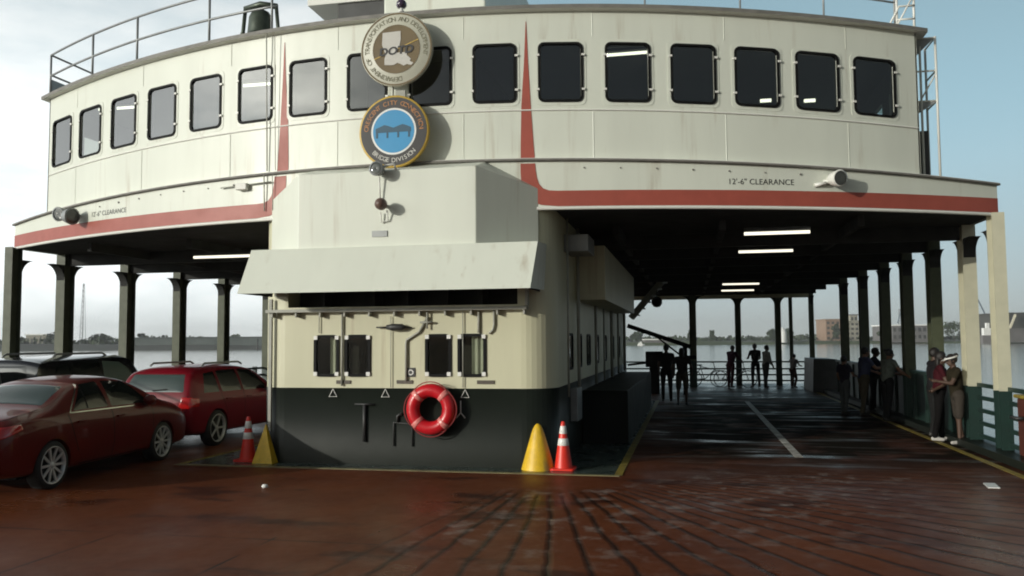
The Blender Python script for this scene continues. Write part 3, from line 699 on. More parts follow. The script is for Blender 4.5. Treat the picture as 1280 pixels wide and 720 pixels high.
for zz in (1.28, 1.78, 2.33): m.tube([b0+Vector((.02, 0, zz)), b0+Vector((.34, 0, zz)), b0+Vector((.34, .6, zz))], .016, 6)
m.tube([b0+Vector((.10, 0, 1.32)), b0+Vector((.34, 0, 1.74))], .014, 6); m.build('pipe_frame', WTRIM, lf)
for z0, dz in ((2.0, .34), (1.05, .22)): MB().prism([(.0, z0+dz), (.34, z0+dz), (.0, z0)], 0, .02, lambda u, z, w: b0+Vector((u, w, z))).build('bracket_plate', GREY, lf)
MB().box(b0.x+.03, b0.x+.20, b0.y+.05, b0.y+.12, b0.z, b0.z+.80).build('dark_panel', DGREY, lf)
# cable on the cabin front
for o, r_ in ((-2.33, .010), (-2.17, .006)): MB().tube([fp(o, 7.06, -.03), fp(o, 4.72, .03)], r_, 6).tube([fp(o, 4.64, -.05), fp(o, 4.05, -.03)], r_, 6).build('cable', STEEL, ferry)
MB().tube([fp(-3.2, 4.49, -.04), fp(-2.2, 4.52, -.04)], .012, 6).build('pipe', STEEL, ferry)
m = MB().box(CX-2.86, CX-2.66, fy(2.7)-.10, fy(2.7)-.002, 4.42, 4.53); m.build('junction_box', WTRIM, ferry, bevel=.01)

# ------------------------------------------------------------------ round signs
def disc(r0, r1, c, e, n=64):
    m = MB(); V = []; k = n
    for a in range(n):
        cs, sn = math.cos(2*PI*a/n), math.sin(2*PI*a/n); V += [(c.x+r0*cs, c.y-e, c.z+r0*sn), (c.x+r1*cs, c.y-e, c.z+r1*sn)]
    return V, [(2*a, 2*a+1, (2*a+3) % (2*k), (2*a+2) % (2*k)) for a in range(n)]
def ring_text(mb, txt, c, rad, size, a0, step, e, mi, inward=False, bold=0):
    """angles in degrees clockwise from the top"""
    for i, ch in enumerate(txt):
        if ch == ' ': continue
        v, f = text_mesh(ch, size, bold); a = R(a0 + i*step)
        P = []
        for (x, y, _) in v:
            if inward: u, w = -x, -y
            else: u, w = x, y
            rr = rad + w
            P.append((c.x + rr*math.sin(a) + u*math.cos(a), c.y-e, c.z + rr*math.cos(a) - u*math.sin(a)))
        mb.add(P, f, mi)
c1 = Vector((CX+.06, 12.12, 6.43)); sg1 = empty('round_sign', c1, 'round cream and brown sign with a state map and the letters DOTD', 'sign', None)
RS = .585
MB().lathe([(0, 0), (RS-.012, 0), (RS, .01), (RS, .045), (RS-.01, .05), (0, .05)], c1, 'Y', 64).build('board', SCREAM, sg1)
m = MB(); V, f = disc(.0001, .37, c1, .003); m.add(V, f); m.build('brown_disc', SBROWN, sg1)
m = MB(); V, f = disc(.37, .385, c1, .006); m.add(V, f, 0); V, f = disc(RS-.035, RS-.012, c1, .004); m.add(V, f, 0); m.build('ring_border', SBROWN, sg1)
LA = [(-.22, .27), (.07, .28), (.075, .15), (.055, .05), (.01, -.03), (.0, -.06), (.17, -.06), (.175, -.11), (.24, -.17), (.22, -.2), (.28, -.24), (.24, -.27), (.18, -.25), (.12, -.27), (.07, -.24), (.02, -.22), (-.04, -.25), (-.1, -.25), (-.19, -.24), (-.19, -.15), (-.17, -.08), (-.2, .0), (-.23, .08)]
m = MB(); m.prism([(x, z) for x, z in LA], .004, .010, lambda u, z, w: (c1.x+u, c1.y-w, c1.z+z)); m.build('state_map', mat('map_grey', (.50, .48, .44), .5), sg1)
m = MB(); m.bar((c1.x-.36, c1.y-.0065, c1.z-.14), (c1.x+.36, c1.y-.0065, c1.z+.13), .003, .014); m.build('gold_line', GOLD, sg1)
m = MB(); v, f = text_mesh('DOTD', .17, .006); m.add([(c1.x+.005+x*1.12+.12*y, c1.y-.014, c1.z-.03+y+x*.06) for x, y, _ in v], f); m.build('lettering', SBLACK, sg1)
m = MB(); OLIVE = mat('olive_ink', (.16, .15, .09), .5); _i = 0
for wd in 'DEPARTMENT OF TRANSPORTATION AND DEVELOPMENT'.split():
    m = MB(); ring_text(m, wd, c1, .472, .105, -188+6.75*_i, 6.75, .006, 0); m.build('ring_lettering', OLIVE, sg1); _i += len(wd)+1
m = MB()
for u in (-.2, .2): m.tube([(c1.x+u, c1.y+.05, c1.z+.2), (c1.x+u, 12.42, c1.z+.2)], .02, 8)
m.tube([(c1.x-.09, c1.y+.1, c1.z+.3), (c1.x-.09, c1.y+.1, c1.z-1.2)], .018, 8); m.build('bracket', STEEL, sg1)
c2 = Vector((CX+.02, 12.12, 5.14)); sg2 = empty('round_sign', c2, 'round blue and black sign with a bridge picture and yellow lettering', 'sign', None)
RS = .565
MB().lathe([(0, 0), (RS-.012, 0), (RS, .008), (RS, .06), (RS-.01, .065), (0, .065)], c2, 'Y', 64).build('board', GOLD, sg2)
m = MB(); V, f = disc(.0001, .535, c2, .003); m.add(V, f); m.build('black_ring', SBLACK, sg2)
m = MB(); V, f = disc(.0001, .365, c2, .006); m.add(V, f); m.build('white_ring', CONEW, sg2)
m = MB(); V, f = disc(.0001, .335, c2, .009); m.add(V, f); m.build('blue_disc', BLUE, sg2)
m = MB(); tp = [-.29, -.22, -.15, -.08, 0, .08, .15, .22, .28]; hg = [.05, .075, .105, .085, .055, .085, .105, .08, .05]
pl = list(zip(tp, hg)) + [(.28, -.015), (-.29, -.015)]
m.prism(pl, .0095, .013, lambda u, z, w: (c2.x+u, c2.y-w, c2.z+z))
for u, w_ in ((-.27, .035), (-.10, .03), (.075, .03), (.25, .03)): m.box(c2.x+u-w_/2, c2.x+u+w_/2, c2.y-.013, c2.y-.0095, c2.z-.10, c2.z-.015)
m.build('bridge_emblem', SBRIDGE, sg2)
m = MB(); OINK = mat('orange_ink', (.50, .20, .05), .5); PINK_ = mat('pale_ink', (.62, .60, .55), .5); _i = 0
for wd in 'CRESCENT CITY CONNECTION'.split():
    m = MB(); ring_text(m, wd, c2, .445, .10, -84+7.3*_i, 7.3, .006, 0); m.build('lettering', OINK, sg2); _i += len(wd)+1
_i = 0
for wd in 'BRIDGE DIVISION'.split():
    m = MB(); ring_text(m, wd, c2, .452, .10, 180+44-6.3*_i, -6.3, .006, 0, True); m.build('lettering', PINK_, sg2); _i += len(wd)+1
m = MB()
for u in (-.2, .2): m.tube([(c2.x+u, c2.y+.065, c2.z+.1), (c2.x+u, 12.42, c2.z+.1)], .02, 8)
m.box(c2.x+.0, c2.x+.16, c2.y+.07, c2.y+.11, c2.z+.54, c2.z+.66)
m.build('bracket', STEEL, sg2)
# clearance lettering on the band
for o0, labl in ((5.54, 0), (-5.95, 0)):
    m = MB(); v, f = text_mesh('12\'-6" CLEARANCE', .125, .0)
    sx = .98/ (max(p[0] for p in v)-min(p[0] for p in v))
    m.add([fp(o0+x*sx, 4.335+camb(o0)*.3+y, -.004) for x, y, _ in v], f)
    m.build('clearance_lettering', SBLACK, fascia, recalc=False)

# ------------------------------------------------------------------ floodlights and horn lamp
def flood(p, aim, r, label, back=.2, body=GREY, housing_only=False):
    p = Vector(p); root = empty('floodlight', p, label, 'floodlight')
    prof = [(0, -back), (r*.45, -back*.95), (r*.8, -back*.6), (r*.97, -back*.15), (r, 0), (r*1.06, .015), (r*1.06, .03), (r*.88, .035)]
    q_ = Vector(aim).normalized().to_track_quat('Z', 'Y')
    m = MB().lathe(prof, (0, 0, 0), 'Z', 24); m.v = [p + q_ @ Vector(v) for v in m.v]; m.build('housing', body, root)
    m = MB().lathe([(0, .02), (r*.5, .03), (r*.9, .02)], (0, 0, 0), 'Z', 24); m.v = [p + q_ @ Vector(v) for v in m.v]; m.build('lens', LENS, root)
    return root
L1 = at_y(471, 211, 11.62); fl = flood(L1, (-.05, -1, .05), .105, 'small round floodlight with glass lens below the blue round sign', .18)
MB().tube([L1+Vector((.06, .1, .05)), L1+Vector((.2, .18, .1)), L1+Vector((.24, .2, -.02))], .02).tube([L1+Vector((0, .1, -.1)), L1+Vector((.0, .14, -.42))], .012).build('arm', WTRIM, fl)
L2 = at_y(476, 255, 11.6); bl = empty('signal_lamp', L2, 'small rusty caged signal lamp hanging on white bay above a grey plate', 'lamp')
MB().lathe([(0, -.10), (.05, -.09), (.085, -.04), (.09, .03), (.06, .08), (.03, .10)], L2, 'Y', 20).build('globe', mat('rusty_lamp', (.16, .10, .08), .4, var=.4, scale=20), bl)
MB().tube([L2+Vector((0, .09, 0)), L2+Vector((0, .19, 0))], .03).tube([L2+Vector((-.06, .14, -.1)), L2+Vector((-.05, .17, -.25)), L2+Vector((.05, .17, -.22)), L2+Vector((.05, .12, -.08))], .011).build('arm', WTRIM, bl)
L3 = fp(6.62, 4.35, -.22); fl = flood(L3, (.55, -1, -.12), .125, 'white floodlight with dark lens right of the right clearance lettering', .24, WTRIM)
MB().tube([L3+Vector((-.03, .1, -.02)), fp(6.5, 4.33, 0)], .035).tube([fp(6.35, 4.27, -.02), fp(6.5, 4.3, -.06)], .03).build('arm', WTRIM, fl)
L4 = fp(-7.12, 4.36, -.22); fl = flood(L4, (-.05, -1, -.15), .13, 'left grey floodlight of the pair near the left roof corner', .2)
MB().tube([L4+Vector((0, .1, 0)), fp(-7.12, 4.36, 0)], .03).build('arm', GREY, fl)
L5 = fp(-6.72, 4.28, -.22); fl = flood(L5, (1, -.25, -.1), .15, 'right grey floodlight of the left pair, turned sideways beside clearance lettering', .22)
MB().tube([L5+Vector((0, .05, .05)), fp(-6.85, 4.33, 0)], .03).build('arm', GREY, fl)

# ------------------------------------------------------------------ fluorescent tubes under the ceiling and in the cabin
TUBE2 = mat('cabin_tube', (1, .97, .85), .5, emit=5)
def tube_light(p, w, label, group, d_=(1, 0, 0), tm=None):
    p = Vector(p); root = empty('ceiling_light', p, label, 'ceiling light', group); d_ = Vector(d_)
    MB().bar(p-d_*w/2+Vector((0, 0, .06)), p+d_*w/2+Vector((0, 0, .06)), .14, .05).build('housing', CEIL, root)
    MB().tube([p-d_*w/2, p+d_*w/2], .026, 8).build('tube', tm or TUBE, root)
def hz(px, py, z): d = ray(px, py); return Vector((0, 0, EYE)) + d*((z-EYE)/d.z)
for px, py, w, lb in ((971, 291, 1.02, 'lit fluorescent tube nearest the red stripe, under right car deck ceiling'), (957, 314, 1.02, 'lit fluorescent tube under right car deck ceiling, second behind the stripe'),
                      (926, 355, 1.1, 'lit fluorescent tube far back, upper of the two near the far columns'), (922, 363, 1.1, 'lit fluorescent tube farthest back by the far columns'),
                      (285, 320.5, 1.5, 'lit fluorescent tube under left car deck ceiling beside the awning')):
    tube_light(hz(px, py, 3.62), w, lb, 'car deck ceiling lights')
for px, py, zz, lb in ((785, 67, 6.62, 'lit tube seen through the second cabin window right of the right red spike'), (319, 106, 6.60, 'lit tube seen through cabin window just left of the left red spike'),
                      (152, 135, 6.50, 'lit tube seen through third cabin window from the left')):
    tube_light(hz(px, py, zz), 1.0, lb, 'cabin ceiling lights', tm=TUBE2)
# two small lit lamps low in the right-hand cabin windows
for px, py, lb in ((957, 126, 'small lit lamp low in the third cabin window from right'), (1012, 126, 'small lit lamp low in the second cabin window from right')):
    p = at_y(px, py, 14.6); r_ = empty('wall_light', p, lb, 'lamp'); MB().box(p.x-.09, p.x+.09, p.y-.03, p.y+.0, p.z-.025, p.z+.025).build('lamp_tube', TUBE2, r_)
    MB().box(p.x-.11, p.x+.11, p.y+.002, p.y+.04, p.z-.04, p.z+.04).build('housing', DGREY, r_)

# ------------------------------------------------------------------ lifebuoy, cones, guards
lc = Vector((CX+.56, 12.29, .88)); lb = empty('lifebuoy', lc, 'red ring lifebuoy hanging on the dark green wall', 'lifebuoy')
m = MB(); m.tube([(lc.x+.285*math.cos(2*PI*i/40), lc.y, lc.z+.285*math.sin(2*PI*i/40)) for i in range(40)], .102, 18, 0, True); m.build('ring', RING, lb)
m = MB()
for a in (45, 135, 225, 315):
    pts = [(lc.x+.285*math.cos(R(a+d_)), lc.y, lc.z+.285*math.sin(R(a+d_))) for d_ in (-7, -2.5, 2.5, 7)]; m.tube(pts, .106, 18)
m.build('band', mat('red_band', (.70, .22, .20), .3), lb)
m = MB()
for k_ in range(4):
    pts = []
    for i in range(11):
        a = 45+90*k_+9*i; s_ = math.sin(PI*i/10); pts.append((lc.x+(.385+.03*s_)*math.cos(R(a)), lc.y-.03, lc.z+(.385+.03*s_)*math.sin(R(a))))
    m.tube(pts, .009, 6)
m.build('rope', mat('dark_rope', (.25, .03, .03), .8), lb)
def traffic_cone(p, label):
    p = Vector(p); root = empty('traffic_cone', p, label, 'traffic cone', 'orange traffic cones beside the deckhouse')
    prof = lambda z: .135 - (.135-.028)*(z-.03)/.68
    m = MB(); m.prism(rrect(.36, .36, .05, 4), 0, .03, lambda x, y, z: (p.x+x, p.y+y, p.z+z+.009)); m.build('base', CONE, root, bevel=.006)
    m = MB(); m.lathe([(prof(z), z) for z in (.038, .2, .36)] + [(prof(.47), .47), (prof(.53), .53), (prof(.64), .64), (prof(.70), .70), (.02, .712), (0, .713)], p, 'Z', 32); m.build('cone_body', CONE, root)
    for a, c_ in ((.36, .465), (.53, .645)):
        m = MB(); m.lathe([(prof(a)+.0005, a), (prof(a)+.003, a+.003), (prof(c_)+.003, c_-.003), (prof(c_)+.0005, c_)], p, 'Z', 32); m.build('collar', CONEW, root)
traffic_cone((-7.0, 12.5, 0), 'orange traffic cone with white collars left of the yellow wedge by the cars')
traffic_cone((-1.86, 12.42, 0), 'orange traffic cone with white collars right of the rounded yellow guard')
gp = Vector((-6.62, 12.38, .004)); g = empty('corner_guard', gp, 'yellow pointed steel wedge guarding left corner of the dark green wall', 'guard')
m = MB().add([gp+Vector(v) for v in ((-.18, -.12, 0), (.17, -.12, 0), (.18, .06, 0), (-.19, .06, 0), (.0, .02, .60), (-.02, .02, .60), (-.01, -.01, .605))], [(0, 1, 6), (1, 2, 4, 6), (2, 3, 5, 4), (3, 0, 6, 5), (4, 5, 6)])
m.build('wedge', YEL, g, bevel=.006)
gp = Vector((-2.24, 12.42, .004)); g = empty('corner_guard', gp, 'yellow rounded steel cone guarding right corner of the dark green wall', 'guard')
MB().lathe([(.25, 0), (.245, .02), (.21, .14), (.155, .33), (.105, .50), (.075, .59), (.045, .645), (.018, .667), (0, .67)], gp, 'Z', 36).build('cone_shell', YEL, g)

# ------------------------------------------------------------------ deck rails
def open_rail(name, label, x, y0, y1, zs, hgt, ps):
    r_ = empty(name, (x, y0, 0), label, 'railing')
    for z in zs: MB().box(x-.02, x+.02, y0, y1, z-.035, z+.035).build('rail', RAILG, r_)
    for y in ps: MB().box(x-.06, x+.06, y-.05, y+.05, .121, hgt).build('post', RAILG, r_)
    return r_
ZS = (.2, .42, .64, .86, 1.08)
open_rail('railing', 'dark green open slat railing beside the lit right corner columns', 4.95, 7, 17.2, ZS, 1.14, (7, 9, 11, 13.2, 17.15))
open_rail('railing', 'dark green slat railing along the left deck edge behind parked cars', -13.8, 7, 36, ZS, 1.14, tuple(range(7, 37, 2)))
bw = MB().box(4.9, 5.0, 17.25, 30.5, .121, 1.13).box(4.86, 5.04, 17.25, 30.5, 1.131, 1.19)
for y in np.arange(17.5, 30.5, .9): bw.box(4.84, 4.899, y-.03, y+.03, .121, 1.13)
tag(bw.build('bulwark', RAILG, loc=(4.95, 24, .12)), 'solid dark green bulwark along the right deck edge behind the group', 'bulwark')
rl = empty('railing', (0, 35.4, 0), 'dark pipe railing across the far end of the deck over water', 'railing')
for z in (.25, .48, .72, 1.0): MB().box(-13.8, 4.8, 35.38, 35.42, z-.03, z+.03).build('rail', RAILG, rl)
for x in np.arange(-13.5, 4.9, 1.5): MB().box(x-.035, x+.035, 35.36, 35.44, 0, 1.02).build('post', RAILG, rl)
pn = MB(); pn.prism([(4.25, 0), (5.4, 0), (5.1, 1.18), (4.3, 1.2)], 31.6, 34.0, lambda x, z, y: (x, y, z)); tag(pn.build('gangway_box', DGREY, loc=(4.8, 32, 0), bevel=.02), 'dark steel gangway box with a sloping side at the far right deck edge', 'locker')
po = empty('gate_post', (5.0, 14.0, .0), 'rust red gate post with yellow cap at the right edge of the picture', 'post')
MB().box(4.86, 5.2, 13.85, 14.2, .121, .98).build('post_body', RUST, po, bevel=.02); MB().box(4.82, 5.24, 13.81, 14.24, .985, 1.04).build('cap', YLINE, po, bevel=.02)
MB().tube([(4.85, 13.9, .7), (4.74, 13.9, .7), (4.74, 14.1, .7)], .025).build('latch', DGREY, po)
# barrier boom on its post at the far end
y = 30.0; bb = empty('barrier_boom', (-.17, y, 0), 'dark raised barrier boom on a post near the far railing', 'barrier')
MB().box(-.25, -.09, y-.08, y+.08, 0, 1.72).build('post', BLACK, bb); MB().bar((.02, y, 1.66), (-2.15, y, 2.42), .12, .15).build('boom', BLACK, bb)
MB().bar((-.17, y-.1, 1.25), (-1.15, y-.1, 2.03), .05, .06).build('brace', BLACK, bb); MB().bar((-.1, y, 1.30), (.2, y, 1.30), .1, .12).build('link', BLACK, bb)
wi = empty('winch', (-1.25, 30.5, 0), 'dark winch drum box on a stand left of the barrier boom', 'winch')
MB().box(-1.55, -.95, 30.2, 30.8, .95, 1.5).build('drum_box', BLACK, wi, bevel=.03); MB().box(-1.42, -1.08, 30.3, 30.7, 0, .95).build('stand', BLACK, wi)
MB().tube([(-2.2, 30.5, 1.02), (-1.5, 30.5, 1.1)], .04).build('handle', BLACK, wi)
# small litter on the deck, then a painted puddle reflection
p = ground(331, 610); tag(MB().lathe([(0, .05), (.03, .045), (.045, .02), (.03, .002), (0, 0)], (p.x, p.y, .001), 'Z', 12).build('paper_ball', CONEW, loc=p), 'small white scrap of litter on the deck in front of left cone', 'litter')
p = ground(1243, 608); m = MB().box(p.x-.10, p.x+.04, p.y-.16, p.y+.20, .001, .012)  # white patch painted as the bright reflection in a puddle
m.v = [(v[0]+.15*(v[1]-p.y), v[1], v[2]) for v in m.v]; tag(m.build('puddle_glint', CONEW, loc=p), 'flat white patch standing in for a puddle reflection on the deck near right kerb line', 'litter')

# ------------------------------------------------------------------ cars
def interp(tab, x):
    xs = [r_[0] for r_ in tab]; return [float(np.interp(x, xs, [r_[i] for r_ in tab])) for i in range(1, len(tab[0]))]
def car_body(tab, axles, wr, zs=1.0, roofc=.35, rings=()):
    """stations: x, zbot, belt, top, wmid, wbelt, wtop"""
    secs = []
    for (x, zb, be, to, wm, wb, wt) in tab:
        h = to-be
        half = [(0, zb), (wm*.82, zb), (wm*.96, zb+.07), (wm, zb+(be-zb)*.42), (wm*.99, be-.14*(be-zb)), (wb, be),
                ((wb+wt)/2+.015, be+h*.5), (wt+.01, to-.10*h), (wt*.62, to+.005), (0, to+.02)]
        ring = [(x, y, z) for y, z in half] + [(x, -y, z) for y, z in half[-2:0:-1]]
        secs.append(ring)
    n = len(secs[0]); bm = bmesh.new(); V = [[bm.verts.new((p[0], p[1], p[2]*zs)) for p in s_] for s_ in secs]
    for i in range(len(secs)-1):
        for j in range(n): bm.faces.new((V[i][j], V[i][(j+1) % n], V[i+1][(j+1) % n], V[i+1][j]))
    bm.faces.new(V[0]); bm.faces.new(V[-1][::-1])
    cl_ = bm.edges.layers.float.new('crease_edge')
    for i in range(len(secs)-1):
        for j, w_ in ((5, .6), (n-5, .6), (7, roofc), (n-7, roofc), (2, .4), (n-2, .4)):
            e_ = bm.edges.get((V[i][j], V[i+1][j]))
            if e_: e_[cl_] = w_
    for i in rings:
        for j in range(4, n-4):
            e_ = bm.edges.get((V[i][j], V[i][j+1]))
            if e_: e_[cl_] = .7
    bmesh.ops.recalc_face_normals(bm, faces=bm.faces)
    me = bpy.data.meshes.new('car_cage'); bm.to_mesh(me); bm.free()
    o = bpy.data.objects.new('car_cage', me); COL.objects.link(o)
    sb = o.modifiers.new('s', 'SUBSURF'); sb.levels = 2; sb.render_levels = 2
    cut = []
    for ax in axles:
        for sg in (-1, 1):
            c = MB(); c.lathe([(0, -.2), (wr, -.2), (wr, .2), (0, .2)], (ax, sg*.86, wr*.86), 'Y', 40); co = c.build('cut', BLACK); cut.append(co)
            bo = o.modifiers.new('b', 'BOOLEAN'); bo.operation = 'DIFFERENCE'; bo.object = co; bo.solver = 'EXACT'
    dg = bpy.context.evaluated_depsgraph_get(); dg.update()
    me2 = bpy.data.meshes.new_from_object(o.evaluated_get(dg))
    for c in cut + [o]: bpy.data.objects.remove(c)
    me2.polygons.foreach_set('use_smooth', [True]*len(me2.polygons))
    me2.set_sharp_from_angle(angle=R(38))
    return me2
def resample(poly, d_=.05, closed=True):
    out = []; k = len(poly)
    for i in range(k if closed else k-1):
        a, b_ = poly[i], poly[(i+1) % k]; n = max(1, int(math.dist(a, b_)/d_))
        out += [(a[0]+(b_[0]-a[0])*j/n, a[1]+(b_[1]-a[1])*j/n) for j in range(n)]
    if not closed: out.append(poly[-1])
    return out
def rounded(poly, r=.03):
    out = []; k = len(poly)
    for i in range(k):
        p, a, b_ = Vector(poly[i]), Vector(poly[i-1]), Vector(poly[(i+1) % k])
        da, db = (a-p), (b_-p); q_ = min(r, da.length*.4, db.length*.4); s0, s1 = p+da.normalized()*q_, p+db.normalized()*q_
        for t in (0, .33, .66, 1): out.append(tuple((s0.lerp(p, t)).lerp(p.lerp(s1, t), t)))
    return out
class Car:
    def __init__(s, me): s.me = me; s.bvh = BVHTree.FromPolygons([v.co for v in me.vertices], [list(p.vertices) for p in me.polygons])
    def hit(s, o, d_, off):
        o, d_ = Vector(o), Vector(d_); l, n, i, t = s.bvh.ray_cast(o, d_)
        if l is None:
            l, n, i, t = s.bvh.find_nearest(o + d_*2.2)
        if n.dot(d_) > 0: n = -n
        return l + n*off
    def fn(s, view, sg=1):
        if view == 'side': return lambda p: ((p[0], sg*3, p[1]), (0, -sg, 0))
        if view == 'rear': return lambda p: ((-3, p[0], p[1]), (1, 0, 0))
        if view == 'front': return lambda p: ((9, p[0], p[1]), (-1, 0, 0))
        return lambda p: ((p[0], p[1], 4), (0, 0, -1))
    def patch(s, mb, poly, view, sg=1, off=.004, mi=0, rings=7, rd=.03):
        P = resample(rounded(poly, rd), .05); k = len(P); cx_ = sum(p[0] for p in P)/k; cy_ = sum(p[1] for p in P)/k
        f = s.fn(view, sg); vs = []
        for r_ in range(rings):
            t = 1 - r_/rings
            for p in P: vs.append(s.hit(*f((cx_+(p[0]-cx_)*t, cy_+(p[1]-cy_)*t)), off if r_ else off*.2))
        vs.append(s.hit(*f((cx_, cy_)), off)); fs = []
        for r_ in range(rings-1): fs += [(r_*k+j, r_*k+(j+1) % k, (r_+1)*k+(j+1) % k, (r_+1)*k+j) for j in range(k)]
        fs += [((rings-1)*k+j, (rings-1)*k+(j+1) % k, rings*k) for j in range(k)]
        mb.add(vs, fs, mi, True)
    def line(s, mb, pts, w, view, sg=1, off=.003, mi=0, closed=False):
        P = resample(pts, .06, closed); f = s.fn(view, sg); k = len(P); vs = []
        for i in range(k):
            a, b_ = (P[i-1], P[(i+1) % k]) if closed else (P[max(0, i-1)], P[min(k-1, i+1)])
            t = Vector((b_[0]-a[0], b_[1]-a[1])).normalized(); n = Vector((-t.y, t.x))*w/2
            vs += [s.hit(*f((P[i][0]+n.x, P[i][1]+n.y)), off), s.hit(*f((P[i][0]-n.x, P[i][1]-n.y)), off)]
        fs = [(2*i, 2*i+1, (2*i+3) % (2*k), (2*i+2) % (2*k)) for i in range(k if closed else k-1)]
        mb.add(vs, fs, mi, True)
def wheel(root, x, y, r, sg, nsp=10, rimmat=None):
    c = (x, y, r); w = .105
    m = MB(); m.lathe([(r*.76, -w), (r*.93, -w), (r*.985, -w*.8), (r, -w*.45), (r, w*.45), (r*.985, w*.8), (r*.93, w), (r*.76, w)], c, 'Y', 40)
    m.lathe([(0, -w*.4), (r*.77, -w*.4), (r*.77, w*.4), (0, w*.4)], c, 'Y', 24)
    wh = m.build('wheel', TYRE, root)
    m = MB(); o_ = sg*w
    m.lathe([(r*.71, o_*.5), (r*.73, o_*.98), (r*.77, o_*1.03), (r*.79, o_*.98)], c, 'Y', 40); m.lathe([(0, o_*.86), (r*.11, o_*.86), (r*.15, o_*.7)], c, 'Y', 20)
    for i in range(nsp):
        a = 2*PI*i/nsp; d_ = Vector((math.cos(a), 0, math.sin(a))); C_ = Vector(c)
        m.bar(C_+d_*r*.1+Vector((0, o_*.70, 0)), C_+d_*r*.74+Vector((0, o_*.88, 0)), r*.10, .02, 0, (0, 1, 0))
    m.build('rim', rimmat or RIM, wh)
def finish_car(root, x, y, hdg, sc):
    root.location = (x, y, .0); root.rotation_euler = (0, 0, hdg); root.scale = (sc, sc, sc)

SED = [(.00, .42, .72, .74, .66, .60, .50), (.05, .30, .86, .90, .80, .72, .62), (.22, .23, .95, 1.01, .875, .81, .68), (.62, .20, .975, 1.055, .905, .845, .70), (1.0, .20, .985, 1.10, .91, .85, .69),
       (1.38, .19, .985, 1.28, .91, .855, .64), (1.75, .19, .98, 1.43, .91, .855, .60), (2.35, .19, .97, 1.475, .91, .85, .60), (2.85, .19, .955, 1.46, .91, .85, .60), (3.2, .19, .945, 1.36, .91, .85, .62),
       (3.6, .19, .935, 1.17, .91, .845, .66), (3.85, .19, .925, 1.03, .91, .845, .70), (4.2, .19, .895, .97, .90, .82, .68), (4.5, .20, .82, .90, .865, .77, .64), (4.68, .22, .74, .80, .80, .70, .58), (4.78, .30, .62, .68, .68, .58, .48)]
me = car_body(SED, (.98, 3.72), .365)
car = Car(me); sed = empty('sedan', (0, 0, 0), 'dark red sedan with silver spoked rims, nearest to the camera on the left', 'car', None)
bo = bpy.data.objects.new('body', me); COL.objects.link(bo); me.materials.clear(); me.materials.append(CRED); put_under(bo, sed)
for sg in (-1, 1):
    m = MB(); car.patch(m, [(1.45, 1.02), (2.28, 1.02), (2.25, 1.40), (1.86, 1.37)], 'side', sg); m.build('side_window', CARGLASS, sed)
    m = MB(); car.patch(m, [(2.36, 1.02), (3.42, 1.0), (3.12, 1.26), (2.90, 1.37), (2.36, 1.40)], 'side', sg); m.build('side_window', CARGLASS, sed)
    m = MB(); car.line(m, [(1.35, .995), (3.5, .975)], .018, 'side', sg, .006); car.line(m, [(1.36, 1.0), (1.8, 1.37)], .02, 'side', sg, .006); m.build('window_trim', CHROME, sed)
    for ln_ in ([(2.32, .98), (2.34, .5), (2.30, .24)], [(1.30, .98), (1.38, .72), (1.5, .45)], [(3.42, .95), (3.40, .5), (3.3, .24)], [(1.55, .27), (3.25, .27)]):
        m = MB(); car.line(m, ln_, .014, 'side', sg); m.build('door_seam', BLACK, sed)
    for hx in (1.55, 2.5):
        m = MB(); p = car.hit((hx, sg*3, .86), (0, -sg, 0), .018); m.bar(p-Vector((.09, 0, 0)), p+Vector((.09, 0, .005)), .026, .03, 0); m.build('door_handle', CRED, sed, bevel=.008)
    p = car.hit((3.28, sg*3, 1.0), (0, -sg, 0), .10); m = MB(); m.lathe([(0, -.11), (.06, -.10), (.085, -.02), (.08, .06), (0, .07)], p, 'X', 16); m.bar(p, p-Vector((0, sg*.12, .03)), .05, .03); m.build('mirror', CRED, sed)
    m = MB(); car.patch(m, [(.02, .74), (.42, .86), (.40, .93), (.02, .90)], 'side', sg, .006); m.build('tail_lamp', TAIL, sed)
    m = MB(); car.patch(m, [(sg*.40, .74), (sg*.70, .74), (sg*.70, .90), (sg*.42, .88)], 'rear', 1, .008); m.build('tail_lamp', TAIL, sed)
    m = MB(); car.patch(m, [(sg*.40, .80), (sg*.74, .80), (sg*.74, .86), (sg*.42, .85)], 'rear', 1, .013, rd=.015); m.build('reverse_lamp', TAILW, sed)
m = MB(); car.patch(m, [(1.03, -.64), (1.03, .64), (1.62, .53), (1.62, -.53)], 'top', 1, .006, rings=10); m.build('rear_window', REARGLASS, sed)
m = MB(); car.patch(m, [(3.12, -.54), (3.12, .54), (3.78, .66), (3.78, -.66)], 'top', 1, .006, rings=10); m.build('windscreen', CARGLASS, sed)
m = MB(); car.patch(m, [(-.16, .62), (.16, .62), (.16, .76), (-.16, .76)], 'rear', 1, .008); m.build('licence_plate', PLATE, sed)
m = MB(); car.line(m, [(-.42, .84), (.42, .84)], .03, 'rear', 1, .012); m.build('boot_trim', CHROME, sed)
for sg in (-1, 1):
    m = MB(); car.line(m, [(.98+.385*math.cos(R(a)), .34+.385*math.sin(R(a))) for a in range(5, 176, 10)], .02, 'side', sg, .006); m.build('arch_lip', CRED, sed)
    m = MB(); car.line(m, [(3.72+.385*math.cos(R(a)), .34+.385*math.sin(R(a))) for a in range(5, 176, 10)], .02, 'side', sg, .006); m.build('arch_lip', CRED, sed)
    m = MB(); car.line(m, [(1.78, 1.03), (1.84, 1.36)], .022, 'side', sg, .008); m.build('window_divider', BLACK, sed)
m = MB(); car.line(m, [(.9, -.70), (.32, -.72), (.20, -.66), (.20, .66), (.32, .72), (.9, .70)], .010, 'top'); car.line(m, [(-.7, .58), (.7, .58)], .012, 'rear'); m.build('boot_seam', BLACK, sed)
